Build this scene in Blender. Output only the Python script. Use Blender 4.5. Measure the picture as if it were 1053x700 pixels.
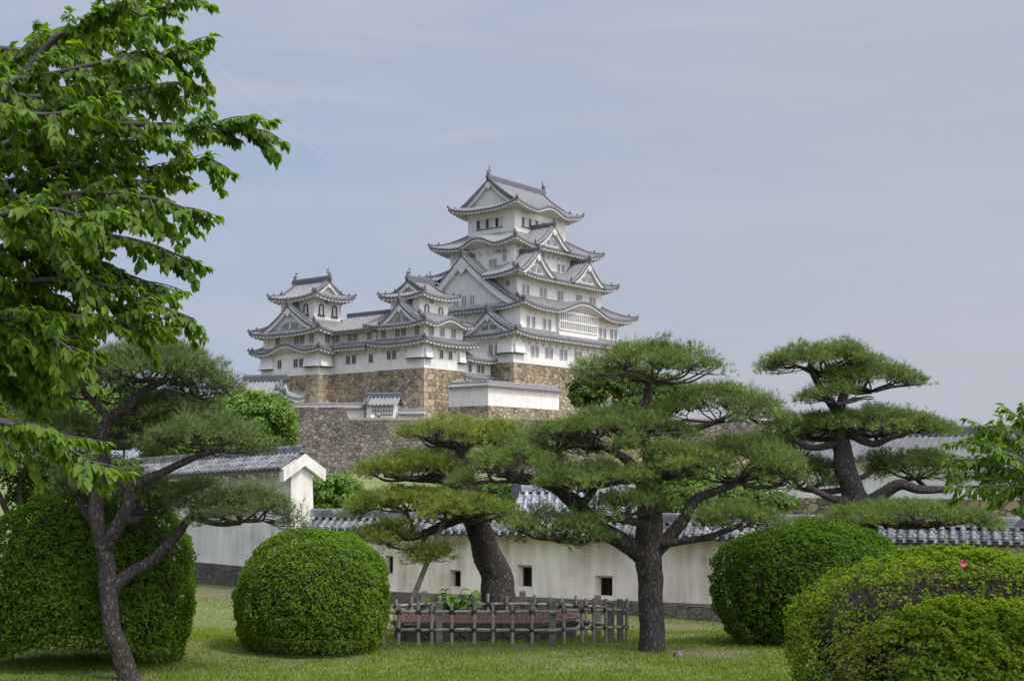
import bpy, math, random
import numpy as np
from mathutils import Vector, Matrix, noise as mnoise

for o in list(bpy.data.objects):
    bpy.data.objects.remove(o)
random.seed(11)
RNG = np.random.default_rng(11)
SC = bpy.context.scene
COL = SC.collection
R = math.radians

# ------------------------------------------------------------------ camera
F_PX, CX, CY, CAM_Z = 1300.0, 526.5, 350.0, 3.0
PITCH = math.atan(136 / 1300)
cam_d = bpy.data.cameras.new('camera')
cam = bpy.data.objects.new('camera', cam_d)
COL.objects.link(cam)
cam.location = (0, 0, CAM_Z)
cam.rotation_euler = (R(90) + PITCH, 0, 0)
cam_d.sensor_width = 36.0
cam_d.lens = 36.0 * F_PX / 1053.0
cam_d.clip_start = 0.1
cam_d.clip_end = 9000
SC.camera = cam

# ------------------------------------------------------------------ world, sun, exposure
SUN_EL, SUN_AZ = 56.0, 126.0          # azimuth clockwise from the view direction (+Y)
w = bpy.data.worlds.new('World')
SC.world = w
w.use_nodes = True
nt = w.node_tree
nt.nodes.clear()
out = nt.nodes.new('ShaderNodeOutputWorld')
bg = nt.nodes.new('ShaderNodeBackground')
bg.inputs['Strength'].default_value = 0.1
sky = nt.nodes.new('ShaderNodeTexSky')
sky.sky_type = 'NISHITA'
sky.sun_disc = False
sky.sun_elevation = R(SUN_EL)
sky.sun_rotation = R(SUN_AZ)
sky.air_density = 1.2
sky.dust_density = 1.5
tc = nt.nodes.new('ShaderNodeTexCoord')
mp = nt.nodes.new('ShaderNodeMapping')
mp.inputs['Scale'].default_value = (1.2, 1.2, 5.0)
mp.inputs['Rotation'].default_value = (0.1, 0.25, 0.3)
nz = nt.nodes.new('ShaderNodeTexNoise')
nz.inputs['Scale'].default_value = 1.6
nz.inputs['Detail'].default_value = 6
nz.inputs['Roughness'].default_value = 0.55
nt.links.new(tc.outputs['Generated'], mp.inputs['Vector'])
nt.links.new(mp.outputs['Vector'], nz.inputs['Vector'])
# thin high cloud: greyer to the east (right), bluer to the west (left)
sep = nt.nodes.new('ShaderNodeSeparateXYZ')
nt.links.new(tc.outputs['Generated'], sep.inputs[0])
mr = nt.nodes.new('ShaderNodeMapRange')
mr.inputs[1].default_value = -0.35
mr.inputs[2].default_value = 0.30
mr.inputs[3].default_value = 0.0
mr.inputs[4].default_value = 1.0
nt.links.new(sep.outputs['X'], mr.inputs[0])
add = nt.nodes.new('ShaderNodeMath'); add.operation = 'MULTIPLY_ADD'
nt.links.new(nz.outputs['Fac'], add.inputs[0])
add.inputs[1].default_value = 1.3
add.inputs[2].default_value = -0.65
ad2 = nt.nodes.new('ShaderNodeMath'); ad2.operation = 'ADD'; ad2.use_clamp = True
nt.links.new(mr.outputs[0], ad2.inputs[0])
nt.links.new(add.outputs[0], ad2.inputs[1])
cm = nt.nodes.new('ShaderNodeMix'); cm.data_type = 'RGBA'
cm.inputs[6].default_value = (2.72, 3.28, 4.5, 1)
cm.inputs[7].default_value = (3.35, 3.48, 4.08, 1)
nt.links.new(ad2.outputs[0], cm.inputs[0])
mx = nt.nodes.new('ShaderNodeMix'); mx.data_type = 'RGBA'
mx.inputs[0].default_value = 0.88
nt.links.new(sky.outputs[0], mx.inputs[6])
nt.links.new(cm.outputs[2], mx.inputs[7])
# faint streaks of high cloud
mp2 = nt.nodes.new('ShaderNodeMapping'); mp2.inputs['Scale'].default_value = (1.0, 1.5, 7.0); mp2.inputs['Rotation'].default_value = (.05, -.35, .2)
nt.links.new(tc.outputs['Generated'], mp2.inputs['Vector'])
nz2 = nt.nodes.new('ShaderNodeTexNoise'); nz2.inputs['Scale'].default_value = 3.2; nz2.inputs['Detail'].default_value = 7; nz2.inputs['Roughness'].default_value = .6; nz2.inputs['Distortion'].default_value = .6
nt.links.new(mp2.outputs['Vector'], nz2.inputs['Vector'])
wsp = nt.nodes.new('ShaderNodeMapRange'); wsp.interpolation_type = 'SMOOTHSTEP'
wsp.inputs[1].default_value = .38; wsp.inputs[2].default_value = .72; wsp.inputs[3].default_value = 0.0; wsp.inputs[4].default_value = .55
nt.links.new(nz2.outputs['Fac'], wsp.inputs[0])
mxw = nt.nodes.new('ShaderNodeMix'); mxw.data_type = 'RGBA'
nt.links.new(wsp.outputs[0], mxw.inputs[0]); nt.links.new(mx.outputs[2], mxw.inputs[6]); mxw.inputs[7].default_value = (3.7, 3.85, 4.45, 1)
# sky glow added round the unseen sun, behind the viewer, to brighten shaded walls
SUNV = (math.sin(R(SUN_AZ)) * math.cos(R(SUN_EL)), math.cos(R(SUN_AZ)) * math.cos(R(SUN_EL)), math.sin(R(SUN_EL)))
dsn = nt.nodes.new('ShaderNodeVectorMath'); dsn.operation = 'DOT_PRODUCT'
nt.links.new(tc.outputs['Generated'], dsn.inputs[0]); dsn.inputs[1].default_value = SUNV
gl = nt.nodes.new('ShaderNodeMapRange'); gl.interpolation_type = 'SMOOTHSTEP'
gl.inputs[1].default_value = 0.15; gl.inputs[2].default_value = 1.0; gl.inputs[3].default_value = 1.0; gl.inputs[4].default_value = 5.0
nt.links.new(dsn.outputs['Value'], gl.inputs[0])
glm = nt.nodes.new('ShaderNodeVectorMath'); glm.operation = 'SCALE'
nt.links.new(mxw.outputs[2], glm.inputs[0]); nt.links.new(gl.outputs[0], glm.inputs['Scale'])
# faint contrail: a thin band along a great circle of the sky
def px_dir(px, py):
    fw = Vector((0, math.cos(PITCH), math.sin(PITCH)))
    up = Vector((0, -math.sin(PITCH), math.cos(PITCH)))
    return (Vector((1, 0, 0)) * ((px - CX) / F_PX) + fw + up * ((CY - py) / F_PX)).normalized()
da, db = px_dir(205, 52), px_dir(345, 172)
nrm = da.cross(db).normalized()
def dotn(v):
    n = nt.nodes.new('ShaderNodeVectorMath'); n.operation = 'DOT_PRODUCT'
    nt.links.new(tc.outputs['Generated'], n.inputs[0])
    n.inputs[1].default_value = v
    return n.outputs['Value']
def maprange(sock, a, b, c, d):
    n = nt.nodes.new('ShaderNodeMapRange'); n.interpolation_type = 'SMOOTHSTEP'
    n.inputs[1].default_value = a; n.inputs[2].default_value = b
    n.inputs[3].default_value = c; n.inputs[4].default_value = d
    nt.links.new(sock, n.inputs[0])
    return n.outputs[0]
ab = nt.nodes.new('ShaderNodeMath'); ab.operation = 'ABSOLUTE'
nt.links.new(dotn(nrm), ab.inputs[0])
line = maprange(ab.outputs[0], 0.0002, 0.0022, 1.0, 0.0)
seg = maprange(dotn((da + db).normalized()), math.cos(math.acos(da.dot(db)) * .56), math.cos(math.acos(da.dot(db)) * .4), 0.0, 1.0)
ml = nt.nodes.new('ShaderNodeMath'); ml.operation = 'MULTIPLY'
nt.links.new(line, ml.inputs[0]); nt.links.new(seg, ml.inputs[1])
ml2 = nt.nodes.new('ShaderNodeMath'); ml2.operation = 'MULTIPLY'
nt.links.new(ml.outputs[0], ml2.inputs[0]); ml2.inputs[1].default_value = 0.22
mc = nt.nodes.new('ShaderNodeMix'); mc.data_type = 'RGBA'
nt.links.new(ml2.outputs[0], mc.inputs[0])
nt.links.new(glm.outputs[0], mc.inputs[6])
mc.inputs[7].default_value = (3.9, 4.2, 5.0, 1)
nt.links.new(mc.outputs[2], bg.inputs['Color'])
nt.links.new(bg.outputs[0], out.inputs['Surface'])

sd = bpy.data.lights.new('sun', 'SUN')
sd.energy = 2.1
sd.angle = R(9)
sd.color = (1.0, 0.95, 0.87)
sun = bpy.data.objects.new('sun', sd)
COL.objects.link(sun)
sv = Vector((math.sin(R(SUN_AZ)) * math.cos(R(SUN_EL)), math.cos(R(SUN_AZ)) * math.cos(R(SUN_EL)), math.sin(R(SUN_EL))))
sun.rotation_euler = sv.to_track_quat('Z', 'Y').to_euler()
sun.location = (30, -10, 60)

SC.view_settings.view_transform = 'Standard'
SC.view_settings.look = 'None'
SC.view_settings.exposure = 0.5
SC.view_settings.gamma = 1.0
SC.cycles.max_bounces = 6
SC.cycles.transparent_max_bounces = 6

# ------------------------------------------------------------------ helpers
CT, ST = math.cos(PITCH), math.sin(PITCH)
def at(px, py, Y):
    """world point seen at photo pixel (px, py), Y metres ahead"""
    x = (px - CX) / F_PX; u = (CY - py) / F_PX
    dy = CT - u * ST; dz = ST + u * CT
    return Vector((x * Y / dy, Y, CAM_Z + dz * Y / dy))

def tag(o, label=None, cat=None, group=None, kind=None):
    if label: o['label'] = label
    if cat: o['category'] = cat
    if group: o['group'] = group
    if kind: o['kind'] = kind
    return o

def empty(name, loc, rz=0.0):
    o = bpy.data.objects.new(name, None)
    COL.objects.link(o)
    o.location = loc; o.rotation_euler = (0, 0, rz)
    o.empty_display_size = 0.3
    return o

class MB:
    def __init__(s):
        s.v = []; s.f = []; s.m = []; s.mi = 0
    def quad(s, a, b, c, d):
        n = len(s.v); s.v += [tuple(a), tuple(b), tuple(c), tuple(d)]
        s.f.append((n, n + 1, n + 2, n + 3)); s.m.append(s.mi)
    def poly(s, pts):
        n = len(s.v); s.v += [tuple(p) for p in pts]
        s.f.append(tuple(range(n, n + len(pts)))); s.m.append(s.mi)
    def grid(s, rows):
        n = len(s.v); k = len(rows[0])
        for r in rows: s.v += [tuple(p) for p in r]
        for i in range(len(rows) - 1):
            for j in range(k - 1):
                s.f.append((n + i * k + j, n + i * k + j + 1, n + (i + 1) * k + j + 1, n + (i + 1) * k + j)); s.m.append(s.mi)
    def hexa(s, p):
        """8 points: bottom 4 (ccw) then top 4"""
        n = len(s.v); s.v += [tuple(q) for q in p]
        for f in ((3, 2, 1, 0), (4, 5, 6, 7), (0, 1, 5, 4), (1, 2, 6, 5), (2, 3, 7, 6), (3, 0, 4, 7)):
            s.f.append(tuple(n + i for i in f)); s.m.append(s.mi)
    def box(s, x0, x1, y0, y1, z0, z1):
        s.hexa([(x0, y0, z0), (x1, y0, z0), (x1, y1, z0), (x0, y1, z0), (x0, y0, z1), (x1, y0, z1), (x1, y1, z1), (x0, y1, z1)])
    def tube(s, pts, rad, n=8, cap=True, wob=0.0):
        pts = [Vector(p) for p in pts]
        if not hasattr(rad, '__len__'): rad = [rad] * len(pts)
        base = len(s.v); prev = None
        for i, p in enumerate(pts):
            d = (pts[min(i + 1, len(pts) - 1)] - pts[max(i - 1, 0)])
            if d.length < 1e-6: d = Vector((0, 0, 1))
            d.normalize()
            if prev is None:
                a = d.cross(Vector((0.13, 1, 0.09)))
                if a.length < 0.1: a = d.cross(Vector((1, 0, 0)))
            else:
                a = prev - d * prev.dot(d)
            a.normalize(); prev = a.copy()
            b = d.cross(a)
            for k in range(n):
                t = 2 * math.pi * k / n
                q = p + (a * math.cos(t) + b * math.sin(t)) * rad[i]
                if wob:
                    q += (q - p) * wob * (mnoise.noise(q * 4.0) * 1.2 + mnoise.noise(Vector((q.x * 17, q.y * 17, q.z * 7))) * .9)
                s.v.append(tuple(q))
        for i in range(len(pts) - 1):
            for k in range(n):
                s.f.append((base + i * n + k, base + i * n + (k + 1) % n, base + (i + 1) * n + (k + 1) % n, base + (i + 1) * n + k)); s.m.append(s.mi)
        if cap:
            s.f.append(tuple(base + k for k in reversed(range(n)))); s.m.append(s.mi)
            l = base + (len(pts) - 1) * n
            s.f.append(tuple(l + k for k in range(n))); s.m.append(s.mi)
    def bar(s, pts, w_, h_):
        """box-section bar that follows a polyline, sitting on it"""
        pts = [Vector(p) for p in pts]; rows = []
        for i, p in enumerate(pts):
            d = pts[min(i + 1, len(pts) - 1)] - pts[max(i - 1, 0)]
            sd_ = Vector((-d.y, d.x, 0))
            if sd_.length < 1e-6: sd_ = Vector((1, 0, 0))
            sd_.normalize(); sd_ *= w_ / 2
            up = Vector((0, 0, h_))
            rows.append([p - sd_ - up * .3, p + sd_ - up * .3, p + sd_ + up * .75, p + sd_ * .5 + up, p - sd_ * .5 + up, p - sd_ + up * .75, p - sd_ - up * .3])
        s.grid(rows)
        for r in (rows[0], rows[-1]): s.poly(r[:-1])
    def build(s, name, mats, parent=None, smooth=False):
        me = bpy.data.meshes.new(name)
        me.from_pydata(s.v, [], s.f)
        if not isinstance(mats, (list, tuple)): mats = [mats]
        for m in mats: me.materials.append(m)
        if len(mats) > 1: me.polygons.foreach_set('material_index', s.m)
        if smooth: me.polygons.foreach_set('use_smooth', [True] * len(me.polygons))
        me.update()
        o = bpy.data.objects.new(name, me)
        COL.objects.link(o)
        if parent: o.parent = parent
        return o

def np_mesh(name, V, F, mat, parent=None, tint=None, mats_idx=None, smooth=False):
    me = bpy.data.meshes.new(name)
    V = np.ascontiguousarray(V, np.float32); F = np.ascontiguousarray(F, np.int32)
    k = F.shape[1]
    me.vertices.add(len(V)); me.vertices.foreach_set('co', V.ravel())
    me.loops.add(F.size); me.loops.foreach_set('vertex_index', F.ravel())
    me.polygons.add(len(F)); me.polygons.foreach_set('loop_start', np.arange(0, F.size, k, dtype=np.int32))
    if not isinstance(mat, (list, tuple)): mat = [mat]
    for m in mat: me.materials.append(m)
    if mats_idx is not None: me.polygons.foreach_set('material_index', np.ascontiguousarray(mats_idx, np.int32))
    if smooth: me.polygons.foreach_set('use_smooth', np.ones(len(F), bool))
    if tint is not None:
        a = me.attributes.new('tint', 'FLOAT', 'POINT')
        a.data.foreach_set('value', np.ascontiguousarray(tint, np.float32))
    me.update(calc_edges=True)
    o = bpy.data.objects.new(name, me)
    COL.objects.link(o)
    if parent: o.parent = parent
    return o

def unit(a):
    return a / np.maximum(np.linalg.norm(a, axis=-1, keepdims=True), 1e-9)

# ------------------------------------------------------------------ materials
def new_mat(name):
    m = bpy.data.materials.new(name); m.use_nodes = True
    t = m.node_tree
    b = t.nodes['Principled BSDF']
    return m, t, b
def nd(t, typ, **kw):
    n = t.nodes.new(typ)
    for k, v in kw.items():
        if k == 'inp':
            for i, val in v.items(): n.inputs[i].default_value = val
        else: setattr(n, k, v)
    return n
def coords(t, scale=(1, 1, 1), src='Object'):
    c = nd(t, 'ShaderNodeTexCoord'); m = nd(t, 'ShaderNodeMapping')
    m.inputs['Scale'].default_value = scale
    t.links.new(c.outputs[src], m.inputs['Vector'])
    return m.outputs['Vector']
def ramp(t, sock, stops):
    r = nd(t, 'ShaderNodeValToRGB')
    e = r.color_ramp.elements
    while len(e) < len(stops): e.new(0.5)
    for i, (p, c) in enumerate(stops):
        e[i].position = p; e[i].color = (*c, 1)
    t.links.new(sock, r.inputs[0])
    return r.outputs[0]
def noise_tex(t, vec, scale, detail=4, rough=.55):
    n = nd(t, 'ShaderNodeTexNoise', inp={'Scale': scale, 'Detail': detail, 'Roughness': rough})
    t.links.new(vec, n.inputs['Vector'])
    return n.outputs['Fac']
def mixc(t, fac, a, b, mode='MIX'):
    m = nd(t, 'ShaderNodeMix', data_type='RGBA', blend_type=mode)
    for i, s in ((0, fac), (6, a), (7, b)):
        if isinstance(s, (int, float)): m.inputs[i].default_value = s
        elif isinstance(s, tuple): m.inputs[i].default_value = (*s, 1)
        else: t.links.new(s, m.inputs[i])
    return m.outputs[2]
def bump(t, b, h, strength, dist):
    n = nd(t, 'ShaderNodeBump', inp={'Strength': strength, 'Distance': dist})
    t.links.new(h, n.inputs['Height'])
    t.links.new(n.outputs[0], b.inputs['Normal'])
def mathn(t, op, a, b_=None, clamp=False):
    n = nd(t, 'ShaderNodeMath', operation=op, use_clamp=clamp)
    for i, s in enumerate((a, b_)):
        if s is None: continue
        if isinstance(s, (int, float)): n.inputs[i].default_value = s
        else: t.links.new(s, n.inputs[i])
    return n.outputs[0]

def simple(name, col, rough=.7, var=0.25, scale=3.0, bmp=0.0, bscale=20.0, metal=0.0):
    m, t, b = new_mat(name)
    v = coords(t)
    n = noise_tex(t, v, scale)
    c = ramp(t, n, [(0.3, tuple(x * (1 - var) for x in col)), (0.7, tuple(min(1, x * (1 + var)) for x in col))])
    t.links.new(c, b.inputs['Base Color'])
    b.inputs['Roughness'].default_value = rough
    b.inputs['Metallic'].default_value = metal
    if bmp: bump(t, b, noise_tex(t, v, bscale, 6), bmp, 0.02)
    return m

def plaster(name, col, dirt, amount=.5, streak=1.0):
    m, t, b = new_mat(name)
    v = coords(t)
    big = noise_tex(t, v, 0.7, 6, .6)
    vs = coords(t, (2.2, 2.2, 0.25))
    st = noise_tex(t, vs, 1.6 * streak, 5, .6)
    k = mathn(t, 'MULTIPLY', big, st)
    f = ramp(t, k, [(0.16, (0, 0, 0)), (0.42, (1, 1, 1))])
    fm = mathn(t, 'MULTIPLY', f, amount)
    c = mixc(t, fm, col, dirt)
    t.links.new(c, b.inputs['Base Color'])
    b.inputs['Roughness'].default_value = .85
    bump(t, b, noise_tex(t, v, 9, 5), .25, .01)
    return m

def stone(name, scale, cols, joint=(0.035, 0.03, 0.025), depth=.12, jw=.07, warp=.25, squash=1.25):
    m, t, b = new_mat(name)
    v = coords(t, (1, 1, squash))
    nv = nd(t, 'ShaderNodeTexNoise', inp={'Scale': scale * .8, 'Detail': 2})
    t.links.new(v, nv.inputs['Vector'])
    mixv = nd(t, 'ShaderNodeVectorMath', operation='MULTIPLY_ADD')
    t.links.new(nv.outputs['Color'], mixv.inputs[0])
    mixv.inputs[1].default_value = (warp,) * 3
    t.links.new(v, mixv.inputs[2])
    vo = nd(t, 'ShaderNodeTexVoronoi', inp={'Scale': scale, 'Randomness': .95})
    ve = nd(t, 'ShaderNodeTexVoronoi', feature='DISTANCE_TO_EDGE', inp={'Scale': scale, 'Randomness': .95})
    t.links.new(mixv.outputs[0], vo.inputs['Vector']); t.links.new(mixv.outputs[0], ve.inputs['Vector'])
    sp = nd(t, 'ShaderNodeSeparateColor'); t.links.new(vo.outputs['Color'], sp.inputs[0])
    n = len(cols)
    c = ramp(t, sp.outputs[0], [(i / (n - 1), q) for i, q in enumerate(cols)])
    fine = noise_tex(t, v, scale * 3.5, 6, .65)
    c = mixc(t, .55, c, ramp(t, fine, [(.3, (.35, .33, .3)), (.7, (1.25, 1.2, 1.1))]), 'MULTIPLY')
    big = noise_tex(t, v, .12, 4)
    c = mixc(t, .6, c, ramp(t, big, [(.35, (.6, .58, .56)), (.65, (1.15, 1.1, 1.0))]), 'MULTIPLY')
    jf = ramp(t, ve.outputs['Distance'], [(0.0, (1, 1, 1)), (jw, (0, 0, 0))])
    c = mixc(t, jf, c, joint)
    t.links.new(c, b.inputs['Base Color'])
    b.inputs['Roughness'].default_value = .9
    h = ramp(t, ve.outputs['Distance'], [(0, (0, 0, 0)), (jw * 2.2, (.8, .8, .8)), (.5, (1, 1, 1))])
    hh = mathn(t, 'ADD', h, mathn(t, 'MULTIPLY', fine, .35))
    bump(t, b, hh, 1.0, depth)
    return m

def foliage(name, stops, trans=.35, rough=.6, spec=.2, tcol=(1.3, 1.5, .5), nscale=1.4):
    """leaf colour: a random value per leaf picks it from the ramp, plus slow variation between clumps"""
    m, t, b = new_mat(name)
    a = nd(t, 'ShaderNodeAttribute', attribute_name='tint')
    n = noise_tex(t, coords(t), nscale, 3)
    k = mathn(t, 'ADD', mathn(t, 'MULTIPLY', a.outputs['Fac'], .7), mathn(t, 'MULTIPLY', n, .55), )
    k = mathn(t, 'SUBTRACT', k, .13, clamp=True)
    c = ramp(t, k, stops)
    t.links.new(c, b.inputs['Base Color'])
    b.inputs['Roughness'].default_value = rough
    b.inputs['Specular IOR Level'].default_value = spec
    tr = nd(t, 'ShaderNodeBsdfTranslucent')
    t.links.new(mixc(t, 1.0, c, tcol, 'MULTIPLY'), tr.inputs['Color'])
    ms = nd(t, 'ShaderNodeMixShader', inp={0: trans})
    t.links.new(b.outputs[0], ms.inputs[1]); t.links.new(tr.outputs[0], ms.inputs[2])
    t.links.new(ms.outputs[0], t.nodes['Material Output'].inputs['Surface'])
    return m

def bark(name, c0, c1, c2, scale=9, depth=.035):
    """plated bark: fine irregular vertical plates, broken up by noise, with pale lichen-grey flakes"""
    m, t, b = new_mat(name)
    v = coords(t, (1, 1, .42))
    wn = nd(t, 'ShaderNodeTexNoise', inp={'Scale': scale * .9, 'Detail': 5, 'Roughness': .65}); t.links.new(v, wn.inputs['Vector'])
    mv = nd(t, 'ShaderNodeVectorMath', operation='MULTIPLY_ADD'); t.links.new(wn.outputs['Color'], mv.inputs[0])
    mv.inputs[1].default_value = (.16,) * 3; t.links.new(v, mv.inputs[2])
    ve = nd(t, 'ShaderNodeTexVoronoi', feature='DISTANCE_TO_EDGE', inp={'Scale': scale * 1.25, 'Randomness': 1})
    t.links.new(mv.outputs[0], ve.inputs['Vector'])
    fine = noise_tex(t, v, scale * 4, 8, .75)
    big = noise_tex(t, v, scale * .5, 4, .6)
    hh = mathn(t, 'ADD', mathn(t, 'MULTIPLY', ramp(t, ve.outputs['Distance'], [(0, (0, 0, 0)), (.32, (1, 1, 1))]), .55), mathn(t, 'MULTIPLY', fine, .75))
    k = mathn(t, 'ADD', mathn(t, 'MULTIPLY', hh, .62), mathn(t, 'MULTIPLY', big, .28))
    c = ramp(t, k, [(.28, c0), (.58, c1), (.86, c2)])
    t.links.new(c, b.inputs['Base Color'])
    b.inputs['Roughness'].default_value = .95
    bump(t, b, hh, 1.0, depth)
    return m

def tile_mat(name, c0, c1, c2, rough=.5, scale=3.0):
    m, t, b = new_mat(name)
    v = coords(t)
    vo = nd(t, 'ShaderNodeTexVoronoi', inp={'Scale': scale}); t.links.new(v, vo.inputs['Vector'])
    sp = nd(t, 'ShaderNodeSeparateColor'); t.links.new(vo.outputs['Color'], sp.inputs[0])
    n = noise_tex(t, v, scale * 2.2, 5, .65)
    k = mathn(t, 'ADD', mathn(t, 'MULTIPLY', sp.outputs[0], .5), mathn(t, 'MULTIPLY', n, .55))
    c = ramp(t, k, [(.2, c0), (.5, c1), (.85, c2)])
    t.links.new(c, b.inputs['Base Color'])
    b.inputs['Roughness'].default_value = rough
    bump(t, b, n, .3, .01)
    return m

M = {}
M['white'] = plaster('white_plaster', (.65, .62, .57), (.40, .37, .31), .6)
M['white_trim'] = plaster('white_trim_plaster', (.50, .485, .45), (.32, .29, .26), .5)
M['cream'] = plaster('cream_plaster', (.69, .605, .50), (.34, .27, .19), .9)
M['grey_white'] = plaster('weathered_plaster', (.65, .61, .545), (.29, .26, .22), .8)
M['castle_tile'] = tile_mat('castle_roof_tile', (.15, .146, .14), (.195, .191, .184), (.25, .246, .238), .8, 4.0)
M['tile_dark'] = simple('dark_tile_edge', (.085, .085, .088), .6)
M['tile'] = tile_mat('grey_roof_tile', (.055, .055, .056), (.115, .114, .114), (.21, .208, .205), .65, 3.4)
M['store_tile'] = tile_mat('storehouse_roof_tile', (.075, .075, .074), (.11, .11, .108), (.15, .149, .147), .8, 5.0)
M['tile_end'] = simple('dark_round_tile_end', (.030, .033, .042), .5, .4, 6)
M['stone_warm'] = stone('castle_base_stone', 1.4, [(.12, .10, .07), (.27, .215, .13), (.38, .30, .18), (.18, .15, .11), (.44, .36, .23)], jw=.045, joint=(.07, .055, .04), warp=.4)
M['stone_grey'] = stone('retaining_wall_stone', 1.55, [(.07, .06, .05), (.15, .128, .10), (.20, .17, .13), (.11, .10, .085), (.24, .21, .17)], jw=.045, joint=(.05, .045, .038), warp=.4)
M['corner_stone'] = simple('corner_stone', (.25, .20, .13), .9, .45, 1.6, .8, 4)
M['footing'] = stone('mossy_footing_stone', 2.6, [(.075, .07, .055), (.09, .083, .067), (.11, .10, .08)], jw=.025, depth=.05, joint=(.055, .05, .04), warp=.5)
M['pane'] = simple('grey_lattice_window', (.16, .16, .165), .6)
M['pane_dark'] = simple('dark_window_opening', (.018, .018, .02), .6)
M['pane_black'] = simple('dark_wood', (.012, .010, .008), .8)
M['bamboo'] = simple('weathered_bamboo', (.215, .185, .145), .65, .3, 9, .3, 30)
M['post'] = simple('grey_wood_post', (.125, .108, .09), .8, .35, 8, .6, 25)
M['tie'] = simple('black_rope', (.012, .012, .014), .9)
M['rust'] = simple('red_brown_grate', (.15, .07, .058), .7, .3, 9, .2, 30)
M['rock'] = simple('garden_rock', (.11, .10, .085), .9, .4, 4, .9, 9)
M['pole'] = simple('old_pole', (.20, .17, .13), .8, .35, 6, .5, 20)
M['bark_pine'] = bark('pine_bark', (.014, .011, .009), (.070, .053, .044), (.21, .17, .14), 13, .06)
M['bark_far'] = simple('branch_bark', (.042, .033, .027), .95, .4, 8, .6, 25)
M['bark_cherry'] = simple('cherry_bark', (.05, .042, .038), .8, .35, 9, .5, 20)
M['pine_a'] = foliage('pine_needles', [(0, (0.049, 0.070, 0.021)), (.45, (0.118, 0.172, 0.038)), (.8, (0.220, 0.280, 0.065)), (1, (0.327, 0.333, 0.105))], .25, .55, .25)
M['pine_b'] = foliage('bright_pine_needles', [(0, (0.057, 0.078, 0.017)), (.45, (0.162, 0.204, 0.031)), (.8, (0.286, 0.315, 0.058)), (1, (0.381, 0.340, 0.087))], .25, .55, .25)
M['pine_c'] = foliage('grey_pine_needles', [(0, (0.043, 0.063, 0.023)), (.45, (0.101, 0.144, 0.044)), (.8, (0.171, 0.227, 0.072)), (1, (0.260, 0.271, 0.104))], .22, .6, .2)
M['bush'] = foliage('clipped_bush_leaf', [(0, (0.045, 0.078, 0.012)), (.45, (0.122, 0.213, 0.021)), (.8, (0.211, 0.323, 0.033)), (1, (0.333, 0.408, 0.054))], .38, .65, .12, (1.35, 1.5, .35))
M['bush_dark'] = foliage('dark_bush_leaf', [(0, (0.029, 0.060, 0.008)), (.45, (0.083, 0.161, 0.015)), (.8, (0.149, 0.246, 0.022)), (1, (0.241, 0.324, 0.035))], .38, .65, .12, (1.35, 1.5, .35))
M['azalea'] = foliage('azalea_leaf', [(0, (0.059, 0.092, 0.012)), (.4, (0.159, 0.241, 0.018)), (.8, (0.270, 0.355, 0.028)), (1, (0.440, 0.385, 0.058))], .38, .65, .12, (1.35, 1.5, .35))
M['azalea_dry'] = foliage('dry_azalea_leaf', [(0, (.075, .060, .024)), (.5, (.17, .13, .050)), (1, (.26, .21, .085))], .2, .7, .1)
M['core'] = simple('bush_twigs', (.017, .019, .007), .95, .4, 14, .8, 30)
M['twig'] = simple('bare_twigs', (.085, .065, .042), .9, .3, 10)
M['cherry'] = foliage('cherry_leaf', [(0, (0.038, 0.080, 0.007)), (.4, (0.085, 0.152, 0.011)), (.8, (0.156, 0.232, 0.017)), (1, (0.312, 0.304, 0.024))], .48, .5, .25, (1.7, 1.9, .4))
M['maple'] = foliage('fresh_green_leaf', [(0, (0.048, 0.094, 0.016)), (.5, (0.117, 0.205, 0.026)), (1, (0.207, 0.299, 0.043))], .35, .5, .25)
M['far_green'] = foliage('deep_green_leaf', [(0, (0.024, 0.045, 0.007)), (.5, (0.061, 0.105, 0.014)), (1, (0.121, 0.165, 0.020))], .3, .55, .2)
M['grassblade'] = foliage('grass_blade', [(0, (0.078, 0.112, 0.015)), (.45, (0.146, 0.202, 0.027)), (.8, (0.233, 0.269, 0.046)), (1, (0.372, 0.330, 0.092))], .35, .85, .05, (1.3, 1.35, .45), .5)
M['pink'] = simple('pink_petal', (.75, .06, .22), .5, .15)
# ------------------------------------------------------------------ castle roofs
A_RZ = R(52)
UX, UY = math.cos(A_RZ), math.sin(A_RZ)
C0 = at(528, 372, 200)
def W(a, b, z=0.0):
    return Vector((C0.x + a * UX - b * UY, C0.y + a * UY + b * UX, z))
def loc(p):
    d = p - C0
    return d.x * UX + d.y * UY, -d.x * UY + d.y * UX
def u_at(v, px, z=20.0):
    k = (px - CX) / F_PX; o = W(0, v, z)
    # o.x + t UX = k (CT (o.y + t UY) + ST (z - cam))
    return (k * (CT * o.y + ST * (z - CAM_Z)) - o.x) / (UX - k * CT * UY)
def v_at(a, px, z=20.0):
    k = (px - CX) / F_PX; o = W(a, 0, z)
    return (k * (CT * o.y + ST * (z - CAM_Z)) - o.x) / (-UY - k * CT * UX)

def rib_cols(a0, a1, pitch, h):
    """positions along the eave with the height of the round tile rib at each"""
    n = max(1, int(round((a1 - a0) / pitch))); p = (a1 - a0) / n; r = []
    for i in range(n):
        b = a0 + i * p
        r += [(b, 0), (b + p * .40, 0), (b + p * .52, h), (b + p * .86, h), (b + p * .98, 0)]
    r.append((a1, 0))
    return r

def kbump(bumps, side, a):
    z = k = 0.0
    for (c, hw, H) in bumps.get(side, ()):
        q = abs(a - c) / hw
        if q < 1:
            g = .5 * (1 + math.cos(math.pi * q)); g = g ** .9
            z += H * g; k = max(k, min(1, g * 3))
        elif q < 1.25:
            pass
    return z, k

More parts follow.
